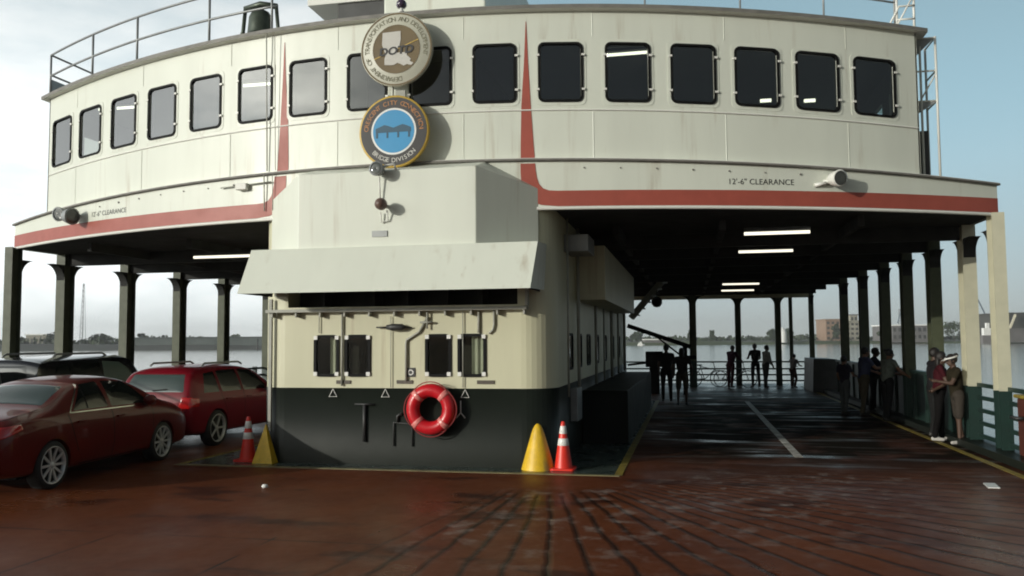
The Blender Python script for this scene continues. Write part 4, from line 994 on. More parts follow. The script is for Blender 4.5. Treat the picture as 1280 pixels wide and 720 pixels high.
for ax in (.98, 3.72):
    for sg in (-1, 1): wheel(sed, ax, sg*.79, .325, sg, 10)
MB().box(.5, 4.4, -.72, .72, .2, .36).build('underbody', BLACK, sed)
# local x forward -> world +Y
SC = .97
finish_car(sed, -8.13-.905*SC, 9.62-.98*SC, R(94.5), SC)

SUV = [(.0, .46, .80, .92, .72, .70, .62), (.05, .32, .93, 1.08, .82, .79, .69), (.13, .27, .99, 1.28, .86, .82, .68), (.24, .25, 1.02, 1.50, .885, .84, .65), (.45, .24, 1.03, 1.60, .895, .85, .615),
       (.95, .23, 1.03, 1.61, .90, .855, .615), (1.7, .23, 1.02, 1.63, .90, .855, .62), (2.3, .23, 1.01, 1.60, .90, .855, .62), (2.65, .23, 1.0, 1.49, .90, .85, .63), (3.0, .23, .99, 1.29, .90, .85, .66), (3.28, .23, .98, 1.12, .90, .845, .70),
       (3.75, .24, .95, 1.05, .89, .82, .68), (4.1, .26, .86, .95, .84, .76, .60), (4.3, .34, .72, .76, .70, .62, .50)]
def make_suv(label, paint, glass, rearglass, zs, rack=True, tab=SUV):
    me = car_body(tab, (.82, 3.42), .39, zs, .8 if tab is not SUV else .45, (3,) if tab is not SUV else ()); car = Car(me)
    r_ = empty('suv', (0, 0, 0), label, 'car', None)
    bo = bpy.data.objects.new('body', me); COL.objects.link(bo); me.materials.clear(); me.materials.append(paint); put_under(bo, r_)
    Z = lambda P: [(a, b_*zs) for a, b_ in P]
    for sg in (-1, 1):
        for poly in ([(.42, 1.09), (.95, 1.08), (.98, 1.50), (.62, 1.47)], [(1.05, 1.08), (1.78, 1.07), (1.78, 1.52), (1.06, 1.51)], [(1.86, 1.07), (2.92, 1.05), (2.62, 1.36), (2.36, 1.49), (1.86, 1.52)]):
            m = MB(); car.patch(m, Z(poly), 'side', sg); m.build('side_window', glass, r_)
        for ln_ in ([(1.82, 1.5), (1.83, .9), (1.8, .28)], [(1.02, 1.5), (1.0, 1.0), (1.18, .6)], [(2.9, 1.0), (2.9, .6), (2.85, .28)]):
            m = MB(); car.line(m, Z(ln_), .013, 'side', sg); m.build('door_seam', BLACK, r_)
        for hx in (1.2, 2.0):
            p = car.hit((hx, sg*3, .93*zs), (0, -sg, 0), .018); m = MB().bar(p-Vector((.09, 0, 0)), p+Vector((.09, 0, .004)), .026, .03); m.build('door_handle', paint, r_, bevel=.008)
        p = car.hit((2.78, sg*3, 1.07*zs), (0, -sg, 0), .11); m = MB(); m.lathe([(0, -.11), (.07, -.10), (.10, -.02), (.09, .06), (0, .07)], p, 'X', 16); m.bar(p, p-Vector((0, sg*.14, .03)), .05, .03); m.build('mirror', paint, r_)
        m = MB(); car.patch(m, Z([(sg*.55, .80), (sg*.78, .80), (sg*.80, 1.02), (sg*.60, 1.02)]), 'rear', 1, .010); car.patch(m, Z([(.02, .82), (.22, .84), (.24, 1.0), (.04, 1.0)]), 'side', sg, .006); m.build('tail_lamp', TAIL, r_)
        if rack:
            m = MB(); m.tube([(.75, sg*.56, 1.615*zs), (.84, sg*.56, 1.665*zs), (2.1, sg*.56, 1.67*zs), (2.22, sg*.56, 1.62*zs)], .02, 8); m.build('roof_rail', GREY, r_)
    m = MB(); car.patch(m, Z([(-.62, 1.12), (.62, 1.12), (.54, 1.46), (-.54, 1.46)]), 'rear', 1, .006, rings=9); m.build('rear_window', rearglass, r_)
    m = MB(); car.patch(m, [(2.5, -.56), (2.5, .56), (3.18, .66), (3.18, -.66)], 'top', 1, .006, rings=9); m.build('windscreen', glass, r_)
    m = MB(); car.line(m, Z([(-.28, 1.17), (.02, 1.14)]), .02, 'rear', 1, .02); m.build('wiper', BLACK, r_)
    m = MB(); car.patch(m, Z([(-.17, .86), (.17, .86), (.17, .97), (-.17, .97)]), 'rear', 1, .010, rd=.01); m.build('licence_plate', PLATE, r_)
    m = MB(); car.line(m, Z([(-.72, .74), (.72, .74)]), .014, 'rear', 1); car.line(m, Z([(-.72, .76), (-.72, 1.05)]), .010, 'rear', 1); car.line(m, Z([(.72, .76), (.72, 1.05)]), .010, 'rear', 1); m.build('tailgate_seam', BLACK, r_)
    m = MB(); car.patch(m, Z([(-.66, .44), (.66, .44), (.66, .56), (-.66, .56)]), 'rear', 1, .012); m.build('bumper_strip', DGREY, r_)
    for ax in (.82, 3.42):
        for sg in (-1, 1): wheel(r_, ax, sg*.79, .345, sg, 5)
    MB().box(.4, 4.0, -.72, .72, .24, .4).build('underbody', BLACK, r_)
    return r_
suv = make_suv('cherry red suv with roof rails, parked ahead of the red sedan by the deckhouse', CRED2, CARGLASS, REARGLASS, .955)
finish_car(suv, -8.62-.9*.95, 14.3-.82*.97, R(90), .96)
BOX = [(a, b_, c, min(1.66, max(to, 1.56 if a > .1 else 0)) if a < 1 else to, wm, wb, wt+.10) for (a, b_, c, to, wm, wb, wt) in SUV[:7]] + [(2.4, .23, 1.01, 1.66, .90, .86, .72), (2.74, .23, 1.0, 1.63, .90, .86, .72), (2.98, .23, .99, 1.36, .90, .86, .72), (3.22, .23, .98, 1.12, .90, .85, .74), (3.8, .24, .96, 1.07, .89, .84, .74), (4.15, .26, .9, 1.0, .86, .80, .68), (4.3, .34, .72, .80, .74, .66, .56)]
s2 = make_suv('black boxy suv with roof rack behind the sedan, its front side window coloured pale for light behind it', CBLK, CARGLASS, CARGLASS, 1.03, tab=BOX)
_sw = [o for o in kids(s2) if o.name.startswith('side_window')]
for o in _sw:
    if max(v.co.x for v in o.data.vertices) > 2.5: o.data.materials[0] = mat('painted_light_glass', (.16, .23, .20), .06, spec=1.0)  # pale colour stands in for bright water seen through the window
finish_car(s2, -11.45-.9, 13.05, R(90), 1.0)
VAN = [(.0, .4, 1.0, 1.60, .84, .82, .70), (.08, .3, 1.02, 1.70, .90, .88, .74), (.5, .25, 1.03, 1.76, .93, .90, .75), (2.0, .25, 1.03, 1.78, .93, .90, .76), (3.4, .25, 1.03, 1.77, .93, .90, .76), (4.1, .25, 1.02, 1.73, .93, .90, .76), (4.35, .27, 1.0, 1.62, .91, .88, .74), (4.5, .35, .9, 1.2, .86, .80, .66)]
me = car_body(VAN, (.85, 3.6), .38, 1.0, .8, (1, 6)); car = Car(me); van = empty('van', (0, 0, 0), 'grey van with dark side glass at the left picture edge behind the sedan', 'car', None)
bo = bpy.data.objects.new('body', me); COL.objects.link(bo); me.materials.clear(); me.materials.append(CGRY); put_under(bo, van)
for sg in (-1, 1):
    for poly in ([(.35, 1.12), (1.5, 1.12), (1.5, 1.62), (.42, 1.60)], [(1.62, 1.12), (2.8, 1.12), (2.8, 1.63), (1.62, 1.63)], [(2.92, 1.12), (4.1, 1.12), (3.95, 1.6), (2.92, 1.63)]):
        m = MB(); car.patch(m, poly, 'side', sg); m.build('side_window', mat('van_glass', (.075, .08, .08), .5), van)
    MB().tube([(.6, sg*.68, 1.78), (.7, sg*.68, 1.83), (3.2, sg*.68, 1.84), (3.3, sg*.68, 1.78)], .018, 8).build('roof_rail', DGREY, van)
for ax in (.85, 3.6):
    for sg in (-1, 1): wheel(van, ax, sg*.82, .335, sg, 5)
finish_car(van, -11.7-.92, 8.25, R(90), 1.0)

# ------------------------------------------------------------------ people
SKINS = [mat('skin_brown', (.20, .10, .06), .55), mat('skin_tan', (.34, .20, .13), .55), mat('skin_dark', (.08, .045, .03), .55)]
HAIRM = mat('dark_hair', (.012, .009, .008), .6); SHOE = mat('shoe_dark', (.03, .028, .025), .6); SHOEW = mat('shoe_pale', (.45, .43, .40), .6)
EYE_M = mat('eye_dark', (.02, .015, .01), .2)
CLOTH = {}
def cloth(c):
    if c not in CLOTH: CLOTH[c] = mat('cloth', c, .9, spec=.08, var=.35, scale=9, bump=.3, bscale=18)
    return CLOTH[c]
def capsule(mb, a, b_, r0, r1, n=14):
    a, b_ = Vector(a), Vector(b_); d_ = b_-a; L_ = max(d_.length, 1e-4); d_ = d_/L_
    pts, rs = [], []
    for t in (-90, -60, -30): pts.append(a + d_*(r0*math.sin(R(t)))); rs.append(max(.001, r0*math.cos(R(t))))
    for t in (0, .33, .66, 1): pts.append(a.lerp(b_, t)); rs.append(r0+(r1-r0)*t)
    for t in (30, 60, 90): pts.append(b_ + d_*(r1*math.sin(R(t)))); rs.append(max(.001, r1*math.cos(R(t))))
    mb.tube(pts, rs, n)
def ellips(mb, c, r, n=18, k=12, rot=None, keep=None, mi=0):
    c = Vector(c); V = []; fs = []
    for i in range(k+1):
        t = PI*i/k
        for j in range(n):
            p = 2*PI*j/n; v = Vector((r[0]*math.sin(t)*math.cos(p), r[1]*math.sin(t)*math.sin(p), r[2]*math.cos(t))); V.append(c + (rot @ v if rot else v))
    for i in range(k):
        for j in range(n):
            f = (i*n+j, (i+1)*n+j, (i+1)*n+(j+1) % n, i*n+(j+1) % n)
            if keep and not keep(sum((V[q_]-c for q_ in f), Vector())/4): continue
            fs.append(f)
    mb.add(V, fs, mi, True)
def person(label, loc, hdg, H=1.72, shirt=(.1, .1, .1), pants=(.05, .05, .06), skin=0, lean=0, arms=((8, 8, 12), (8, 8, 12)), legs=((4, 4), (-5, 6)), turn=0, nod=0, shorts=False, sleeve=.55, hair='short', shoe=None, girth=1.0, skirt=False, group=None, band=None):
    s = H/1.72; root_p = Vector((0, 0, 0))
    Rl = Matrix.Rotation(R(-lean), 4, 'X'); hip = Vector((0, 0, .90))
    U = lambda x, y, z: hip + (Rl @ (Vector((x, y, z))-hip))
    bones = []      # a, b, r0, r1, region
    g = girth
    bones += [(U(-.07*g, 0, .93), U(.07*g, 0, .93), .115*g, .115*g, 'p'), (U(0, .0, .98), U(0, .01, 1.10), .13*g, .125*g, 's'), (U(-.05*g, .01, 1.12), U(-.06*g, .0, 1.30), .115*g, .12*g, 's'), (U(.05*g, .01, 1.12), U(.06*g, .0, 1.30), .115*g, .12*g, 's'),
              (U(-.14, -.01, 1.405), U(.14, -.01, 1.405), .07, .07, 's'), (U(0, -.01, 1.40), U(0, .005, 1.53), .058, .052, 'k')]
    hands = []
    for sg, (pi_, ab, el) in zip((-1, 1), arms):
        sh = U(sg*.185, -.01, 1.405)
        d1 = Matrix.Rotation(R(pi_-lean*.0), 3, 'X') @ (Matrix.Rotation(R(-sg*ab), 3, 'Y') @ Vector((0, 0, -1)))
        el_p = sh + d1*.285
        d2 = Matrix.Rotation(R(pi_+el), 3, 'X') @ (Matrix.Rotation(R(-sg*ab*.55 + sg*min(el, 60)*.35), 3, 'Y') @ Vector((0, 0, -1))); wr = el_p + d2*.25
        mid = sh.lerp(el_p, sleeve/1.0 if sleeve < 1 else 1)
        bones.append((sh, mid, .058*g, .05*g, 's'))
        if sleeve < 1: bones.append((mid, el_p, .044, .040, 'k'))
        fa = 's' if sleeve >= 2 else 'k'
        bones.append((el_p, wr, .040 if fa == 'k' else .047, .028 if fa == 'k' else .036, fa))
        hd = d2.normalized(); bones.append((wr + hd*.015, wr + hd*.075, .030, .034, 'k')); hands.append((wr, hd, sg))
    low = 9
    for sg, (pi_, kn) in zip((-1, 1), legs):
        hp_ = Vector((sg*.095, 0, .90)); d1 = Matrix.Rotation(R(pi_), 3, 'X') @ Vector((sg*.03, 0, -1)).normalized(); k_ = hp_ + d1*.42
        d2 = Matrix.Rotation(R(pi_-kn), 3, 'X') @ Vector((0, 0, -1)); an = k_ + d2*.40
        if shorts:
            m1 = hp_.lerp(k_, .85); bones += [(hp_, m1, .098*g, .085*g, 'p'), (m1, k_, .058, .052, 'k'), (k_, an, .055, .036, 'k')]
        else: bones += [(hp_, k_, .098*g, .066, 'p'), (k_, an, .063, .052, 'p')]
        bones += [(an + Vector((0, -.03, -.045)), an + Vector((sg*.02, .15, -.055)), .042, .036, 'f')]
        low = min(low, an.z-.055-.040)
    if skirt: bones += [(Vector((0, 0, .92)), Vector((0, .0, .58)), .15, .19, 'p')]
    Th = Rl @ (Matrix.Translation((0, 0, 0)) @ Matrix.Rotation(R(turn), 4, 'Z') @ Matrix.Rotation(R(-nod+lean*.6), 4, 'X'))
    hc = U(0, .015, 1.60); Th3 = Th.to_3x3()
    hb = MB()
    for a, b_, r0, r1, k_ in bones: capsule(hb, a, b_, r0, r1)
    ellips(hb, hc + Th3 @ Vector((0, -.01, .02)), (.076, .095, .098), rot=Th3); ellips(hb, hc + Th3 @ Vector((0, .035, -.055)), (.055, .058, .062), rot=Th3)
    capsule(hb, hc + Th3 @ Vector((0, .088, .01)), hc + Th3 @ Vector((0, .108, -.028)), .010, .015)
    for sg in (-1, 1): ellips(hb, hc + Th3 @ Vector((sg*.078, -.005, -.01)), (.012, .024, .034), rot=Th3)
    tmp = hb.build('tmp_body', BLACK); rm = tmp.modifiers.new('r', 'REMESH'); rm.mode = 'VOXEL'; rm.voxel_size = .0135
    sm_ = tmp.modifiers.new('s', 'SMOOTH'); sm_.iterations = 6; sm_.factor = .5
    dg = bpy.context.evaluated_depsgraph_get(); dg.update(); me = bpy.data.meshes.new_from_object(tmp.evaluated_get(dg)); bpy.data.objects.remove(tmp)
    co = np.zeros(len(me.vertices)*3); me.vertices.foreach_get('co', co); co = co.reshape(-1, 3)
    fc = np.array([co[list(p.vertices)].mean(0) for p in me.polygons]); best = np.full(len(fc), 9.0); reg = np.zeros(len(fc), int)
    regs = {'s': 0, 'p': 1, 'k': 2, 'f': 3}
    allb = bones + [(hc + Th3 @ Vector((0, 0, .06)), hc + Th3 @ Vector((0, .03, -.06)), .085, .06, 'k')]
    for a, b_, r0, r1, k_ in allb:
        a_, d_ = np.array(a), np.array(b_)-np.array(a); t = np.clip(((fc-a_) @ d_)/max(1e-6, d_ @ d_), 0, 1)
        dist = np.linalg.norm(fc-(a_+t[:, None]*d_), axis=1) - (r0+(r1-r0)*t); u_ = dist < best; best[u_] = dist[u_]; reg[u_] = regs[k_]
    fb = MB(); fb.v = [tuple(v) for v in co]; fb.f = [list(p.vertices) for p in me.polygons]; fb.m = reg.tolist(); fb.sm = [True]*len(fb.f); bpy.data.meshes.remove(me)
    for wr, hd, sg in hands:       # four fingers and a thumb, each its own bent chain rooted in the palm
        sx = Vector((0, 1, 0)) - hd*hd.y; sx = sx.normalized() if sx.length > .1 else Vector((1, 0, 0)); pn_ = hd.cross(sx)*(-sg)
        for i, ln in enumerate((.068, .078, .072, .056)):
            p0 = wr + hd*.085 + sx*(.026-.0175*i); p1 = p0 + hd*ln*.45 + pn_*.006; p2 = p1 + (hd*.8+pn_*.6)*ln*.32; p3 = p2 + (hd*.5+pn_*.85)*ln*.26
            fb.tube([p0-hd*.02, p0, p1, p2, p3], [.0085, .0085, .008, .0075, .006], 8, 2)
        p0 = wr + hd*.03 + sx*.028; fb.tube([p0-sx*.01, p0, p0+(hd*.6+sx*.8)*.028, p0+(hd*.9+sx*.5)*.05+pn_*.008], [.010, .0105, .0095, .007], 8, 2)
    for sg in (-1, 1): ellips(fb, hc + Th3 @ Vector((sg*.032, .079, .012)), (.012, .008, .007), 10, 6, Th3, mi=4)
    ellips(fb, hc + Th3 @ Vector((0, .086, -.062)), (.022, .008, .006), 10, 6, Th3, mi=5)
    lift = -low
    T = Matrix.Translation(Vector(loc)) @ Matrix.Rotation(R(hdg), 4, 'Z') @ Matrix.Scale(s, 4) @ Matrix.Translation((0, 0, lift))
    fb.v = [tuple(T @ Vector(v)) for v in fb.v]
    o = fb.build('person', [cloth(shirt), cloth(pants), SKINS[skin], shoe or SHOE, EYE_M, SKINS[1]], loc=loc, recalc=False); tag(o, label, 'person', group)
    hm = MB(); C_ = hc + Th3 @ Vector((0, -.012, .024))
    ellips(hm, C_, (.088, .106, .108), 24, 16, Th3, keep=lambda v: (Th3.transposed() @ v).y < .045 + max(0, (Th3.transposed() @ v).z-.035)*2 and (Th3.transposed() @ v).z > -.075)
    if hair == 'long': ellips(hm, C_ + Th3 @ Vector((0, -.055, -.12)), (.082, .05, .15), 18, 12, Th3)
    if hair == 'bun': ellips(hm, C_ + Th3 @ Vector((0, -.10, .05)), (.045, .045, .045), 14, 10, Th3)
    hm.v = [tuple(T @ Vector(v)) for v in hm.v]; hm.build('hair', HAIRM, o, recalc=False)
    if band:
        bmm = MB(); ring_ = [C_ + Th3 @ Vector((.094*math.cos(2*PI*i/24), .113*math.sin(2*PI*i/24), .035)) for i in range(24)]; bmm.tube(ring_, .016, 8, 0, True)
        bmm.add([C_ + Th3 @ Vector(v) for v in ((-.08, .09, .035), (.08, .09, .035), (.07, .17, .02), (-.07, .17, .02), (-.08, .09, .03), (.08, .09, .03), (.07, .17, .015), (-.07, .17, .015))], [(0, 1, 2, 3), (7, 6, 5, 4), (0, 4, 5, 1), (1, 5, 6, 2), (2, 6, 7, 3), (3, 7, 4, 0)])
        bmm.v = [tuple(T @ Vector(v)) for v in bmm.v]; bmm.build('sun_visor', band, o)
    return o
person('person walking away in dark trousers, left one of the pair near barrier boom', (-.72, 26.4, 0), 4, 1.76, (.03, .028, .028), (.02, .02, .022), 2, arms=((6, 8, 20), (-8, 9, 15)), legs=((10, 4), (-10, 14)))
person('person walking away in pale shorts, right one of the pair near barrier boom', (-.24, 25.1, 0), -6, 1.66, (.035, .028, .03), (.10, .085, .07), 2, arms=((-6, 22, 35), (10, 20, 40)), legs=((-8, 10), (10, 4)), shorts=True, hair='long')
person('person in dark maroon jacket with a hunched back beside the bicycles', (1.55, 34.3, 0), -35, 1.68, (.05, .02, .035), (.045, .015, .02), 2, lean=14, arms=((30, 8, 25), (35, 10, 30)), sleeve=2)
person('thin person in black leaning on far railing beside the grey shirted person', (2.53, 34.75, 0), 15, 1.72, (.02, .02, .02), (.02, .02, .02), 2, lean=3, arms=((25, 12, 60), (20, 10, 50)), girth=.9)
person('person in grey shirt and dark trousers standing by the far railing', (2.90, 34.5, 0), -60, 1.66, (.20, .20, .18), (.04, .04, .04), 2, arms=((15, 8, 40), (5, 12, 20)), lean=5, sleeve=2)
person('small person in a pale shirt crouched against the far right column', (3.92, 34.6, 0), -40, 1.36, (.22, .20, .19), (.07, .04, .035), 1, lean=12, arms=((35, 8, 40), (30, 8, 50)), legs=((30, 50), (20, 40)))
person('child in dark top and faded jeans standing apart, left of the group', (3.80, 22.6, 0), -50, 1.46, (.04, .035, .055), (.10, .11, .115), 0, arms=((5, 12, 20), (20, 18, 60)), hair='short')
person('person in blue shirt and khaki trousers at the bulwark, seen from behind', (4.20, 22.3, 0), -75, 1.68, (.07, .08, .15), (.10, .085, .06), 0, arms=((30, 10, 40), (40, 12, 50)), lean=5, girth=1.1)
person('person in grey green shirt with one elbow out over the bulwark', (4.42, 20.8, 0), -60, 1.66, (.16, .18, .155), (.02, .02, .022), 0, arms=((35, 10, 40), (-10, 45, 70)), lean=8, sleeve=.6)
person('person in navy top behind the blue shirted one, facing the water', (4.60, 23.2, 0), -90, 1.66, (.025, .03, .06), (.02, .02, .025), 2, arms=((45, 8, 50), (45, 10, 45)), lean=6)
person('person in purple top half hidden between the blue and grey green shirts', (4.62, 21.7, 0), -85, 1.64, (.045, .03, .06), (.02, .02, .025), 2, arms=((45, 8, 50), (45, 10, 45)), lean=6, hair='bun')
person('person in faded red top and dark trousers with long hair, near the lit columns', (4.50, 16.95, 0), -100, 1.64, (.055, .010, .014), (.009, .008, .008), 2, arms=((25, 10, 60), (20, 8, 50)), lean=4, hair='long', shoe=SHOEW)
person('person with a white sun visor, olive top and bare legs by the lit columns', (4.70, 16.55, 0), 95, 1.60, (.032, .026, .016), (.055, .046, .038), 2, arms=((30, 10, 70), (15, 10, 50)), lean=6, hair='bun', shorts=True, band=CONEW, shoe=SHOEW, nod=14)
person('person in black half hidden behind the sun visor wearer at the railing', (4.62, 17.75, 0), -80, 1.70, (.02, .018, .02), (.02, .02, .02), 2, arms=((40, 8, 60), (40, 8, 60)), lean=3)

# ------------------------------------------------------------------ bicycles at the far railing
def bicycle(label, loc, hdg):
    r_ = empty('bicycle', (0, 0, 0), label, 'bicycle', 'bicycles leaning on far railing')
    rr, xa, xb = .33, -.5, .5
    for x in (xa, xb):
        m = MB(); m.tube([(x+rr*math.cos(2*PI*i/32), 0, rr+rr*math.sin(2*PI*i/32)) for i in range(32)], .018, 8, 0, True)
        for i in range(12): m.tube([(x, 0, rr), (x+(rr-.015)*math.cos(2*PI*i/12), 0, rr+(rr-.015)*math.sin(2*PI*i/12))], .0025, 4)
        m.lathe([(0, -.04), (.02, -.04), (.02, .04), (0, .04)], (x, 0, rr), 'Y', 12); m.build('wheel', TYRE, r_)
    m = MB(); bbk, st, hd, ht = (-.06, 0, .30), (-.22, 0, .82), (.34, 0, .80), (.36, 0, .70)
    for a, b_ in ((bbk, st), (bbk, ht), (st, ht), ((xa, 0, rr), bbk), ((xa, 0, rr), (-.2, 0, .76)), ((xb, 0, rr), (.33, 0, .86))): m.tube([a, b_], .017, 8)
    m.tube([bbk, (-.06, .08, .30), (.08, .10, .22)], .012, 6).tube([bbk, (-.06, -.08, .30), (-.2, -.10, .38)], .012, 6); m.build('frame', mat('bike_paint', (.03, .05, .04), .4), r_)
    m = MB().tube([(.33, 0, .86), (.32, 0, .98)], .014).tube([(.26, -.28, 1.0), (.34, -.2, .99), (.33, 0, .98), (.34, .2, .99), (.26, .28, 1.0)], .013); m.build('handlebar', DGREY, r_)
    m = MB(); ellips(m, (-.25, 0, .88), (.13, .07, .03)); m.tube([(-.22, 0, .82), (-.24, 0, .87)], .014); m.build('saddle', BLACK, r_)
    r_.location = loc; r_.rotation_euler = (R(-6), 0, hdg)
bicycle('dark bicycle leaning on far railing right of the barrier boom', (.62, 35.15, 0), R(4))
bicycle('dark bicycle standing in front of the person in maroon jacket', (1.75, 34.85, 0), R(-3))

# ------------------------------------------------------------------ far shore
def shore_pt(px, D): p = at_depth(px, 430, D); return Vector((p.x, p.y, 0))
GRASS = mat('bank_grass', (.075, .10, .035), .9, var=.4, scale=.05); LEVEE = mat('levee', (.085, .09, .085), .9, var=.35, scale=.03)
LEAF = mat('leaf_dark', (.045, .060, .035), .8, var=.5, scale=.15); LEAF2 = mat('leaf_green', (.06, .095, .03), .8, var=.5, scale=.2)
LAND = mat('land', (.09, .09, .06), .95, var=.3, scale=.02)
DL = lambda px: float(np.interp(px, [-600, 400, 780, 1010, 1500, 2200], [560, 580, 720, 740, 660, 640]))
pxs = list(range(-700, 2100, 20))
m = MB(); pv = None
for px in pxs:
    D = DL(px); h = float(np.interp(px, [-700, 340, 600, 1010, 1060, 2100], [4.3, 4.0, 3.0, 2.6, 2.0, 2.2])) + .5*math.sin(px*.031)
    prof = [(D, -3.0), (D+6, -1.2), (D+16, h-2.5), (D+24, h-2.3), (D+300, h-1.0), (D+2600, h)]
    cur = [Vector((*shore_pt(px, d_).xy, z)) for d_, z in prof]
    if pv:
        for i in range(len(prof)-1): m.add([pv[i], cur[i], cur[i+1], pv[i+1]], [(0, 1, 2, 3)], 0 if px < 420 else (1 if i < 3 else 2), True)
    pv = cur
struct(m, 'far_bank', [LEVEE, GRASS, LAND], recalc=False)
def leaf_quad(m, c, s_, mi=0):
    n = Vector((rnd.gauss(0, 1), rnd.gauss(0, 1), rnd.gauss(0, 1))).normalized(); a = n.orthogonal().normalized(); b_ = n.cross(a); th = rnd.uniform(0, PI); u = (a*math.cos(th)+b_*math.sin(th))*s_; v = (b_*math.cos(th)-a*math.sin(th))*s_*.8
    m.add([c-u-v, c+u-v, c+u+v, c-u+v], [(0, 1, 2, 3)], mi)
# the wood along the far bank: one mass
m = MB()
for px in np.arange(-300, 1700, 1.1):
    D = DL(px)+30+rnd.uniform(0, 90); n = mnoise.noise(Vector((px*.018, 3.1, 0))) + .5*mnoise.noise(Vector((px*.07, 9, 0)))
    hmax = float(np.interp(px, [-300, 160, 205, 335, 800, 1010, 1060, 1100, 1300, 1700], [7.5, 7.5, 7, 6, 5.5, 6, 5, 5, 7, 7]))*(1.0+.75*n)
    if hmax < 1: continue
    for k_ in range(5):
        p = shore_pt(px+rnd.uniform(-1, 1), D+rnd.uniform(0, 12)); leaf_quad(m, Vector((p.x, p.y, rnd.uniform(.5, 1)*hmax*rnd.uniform(.4, 1))), rnd.uniform(.7, 1.5), rnd.choice((0, 0, 1)))
tag(m.build('far_wood', [LEAF, LEAF2], recalc=False), 'low dark wood running along the far river bank', 'trees', kind='stuff')
def tree(label, px, top, wpx, D, bright=False, gname='trees on far bank'):
    p = shore_pt(px, D); w = wpx/1050*D/2; zt = at_depth(px, top, D).z; z0 = .2; h = zt-z0
    r_ = empty('tree', (p.x, p.y, z0), label, 'tree', gname)
    m = MB(); m.tube([(p.x, p.y, z0-1), (p.x+.1, p.y, z0+h*.3), (p.x, p.y, z0+h*.7)], [.35, .26, .12], 8)
    for k_ in range(5):
        a = rnd.uniform(0, 2*PI); m.tube([(p.x, p.y, z0+h*(.25+.08*k_)), (p.x+w*.6*math.cos(a), p.y+w*.6*math.sin(a), z0+h*(.5+.08*k_))], [.14, .04], 6)
    m.build('trunk', mat('bark', (.06, .05, .04), .9), r_)
    m = MB(); cl_ = [(rnd.uniform(-.62, .62), rnd.uniform(-.5, .5), rnd.uniform(.30, .86), rnd.uniform(.25, .42)) for _ in range(13)] + [(0, 0, .82, .3)]
    for (a, b_, c, q_) in cl_:
        for _ in range(75):
            v = Vector((rnd.gauss(0, 1), rnd.gauss(0, 1), rnd.gauss(0, 1))).normalized()*q_*rnd.uniform(.5, 1.05)
            leaf_quad(m, Vector((p.x+(a+v.x)*w, p.y+(b_+v.y)*w, z0+h*min(1, c+v.z*.55))), rnd.uniform(.3, .6), rnd.choice((0, 1)))
    m.build('crown', [LEAF2, LEAF] if bright else [LEAF, LEAF2], r_, recalc=False)
for a in (('dark round tree on far bank left of the white tank', 966, 411, 18, 750), ('dark broad tree on far bank right of the white tank', 985, 410, 17, 750), ('olive bushy tree in front of the tan tower block', 1045, 405, 16, 745, True),
          ('bright green broad tree right of the white roofed terminal', 1193, 401, 36, 700, True), ('small dark tree standing above the low wood left of second far column', 862, 412, 8, 760), ('thin dark tree on far bank above the low wood', 890, 413, 7, 760),
          ('dark tree on far bank between the two terminal roofs', 1104, 414, 16, 740), ('grey green tree on left levee beside the mast', 75, 415, 40, 640), ('grey green tree on left levee under the left railing', 128, 417, 26, 650), ('grey tree clump on left levee near the wharf', 178, 416, 18, 660), ('low grey tree on left levee above the wharf end', 292, 418, 20, 660),
          ('dark tree mass on far bank left of the barrier boom', 796, 414, 24, 750)): tree(*a)
def bldg(name, label, px0, px1, top, D, depth, wallc, roofc, rows=0, cols=0, band_=None, bot=-1.5):
    a, b_ = shore_pt(px0, D), shore_pt(px1, D); u = (b_-a); L_ = u.length; u.normalize(); n = Vector((-u.y, u.x, 0)); zt = at_depth((px0+px1)/2, top, D).z
    c = (a+b_)/2; r_ = empty(name, (c.x, c.y, bot), label, 'building')
    f = lambda s_, d_, z: a + u*s_ + n*d_ + Vector((0, 0, z))
    m = MB(); V = [f(s_, d_, z) for z in (bot, zt) for d_ in (0, depth) for s_ in (0, L_)]; m.add(V, [(0, 1, 5, 4), (1, 3, 7, 5), (3, 2, 6, 7), (2, 0, 4, 6)]); m.build('wall', wallc, r_)
    m = MB(); V = [f(s_, d_, z) for z in (zt, zt+1.0) for d_ in (-.6, depth+.6) for s_ in (-.6, L_+.6)]; m.add(V, [(0, 2, 3, 1), (4, 5, 7, 6), (0, 1, 5, 4), (1, 3, 7, 5), (3, 2, 6, 7), (2, 0, 4, 6)]); m.build('roof', roofc, r_)
    for i in range(rows):
        for j in range(cols):
            m = MB(); s0 = L_*(j+.22)/cols; s1 = L_*(j+.78)/cols; z0 = bot+2+(zt-bot-2)*(i+.2)/rows; z1 = bot+2+(zt-bot-2)*(i+.7)/rows
            m.add([f(s0, -.05, z0), f(s1, -.05, z0), f(s1, -.05, z1), f(s0, -.05, z1)], [(0, 1, 2, 3)]); m.build('window', DGREY, r_)
    return r_
TAN = mat('tan_brick', (.30, .20, .14), .9, var=.2, scale=.2); CONC = mat('far_concrete', (.33, .31, .25), .9, var=.3, scale=.1); WROOF = mat('white_roof', (.80, .80, .78), .6); GWALL = mat('grey_wall', (.16, .15, .15), .9, var=.3, scale=.1); DKW = mat('dark_shed', (.06, .06, .055), .9, var=.3, scale=.1)
bldg('tower_block', 'tan flat roofed block on far bank behind the olive tree', 1033, 1057, 400, 780, 25, TAN, TAN, 4, 4)
bldg('office_building', 'pale stepped building with a small rooftop block on far bank', 1058, 1080, 402, 775, 25, CONC, CONC, 4, 4)
bldg('rooftop_block', 'small upper block standing on the pale stepped building', 1064, 1073, 394, 790, 10, CONC, GWALL, 1, 2, bot=at_depth(1068, 402, 790).z-2)
bldg('terminal', 'long white roofed riverside terminal with grey walls', 1116, 1172, 407, 720, 40, GWALL, WROOF, 2, 9)
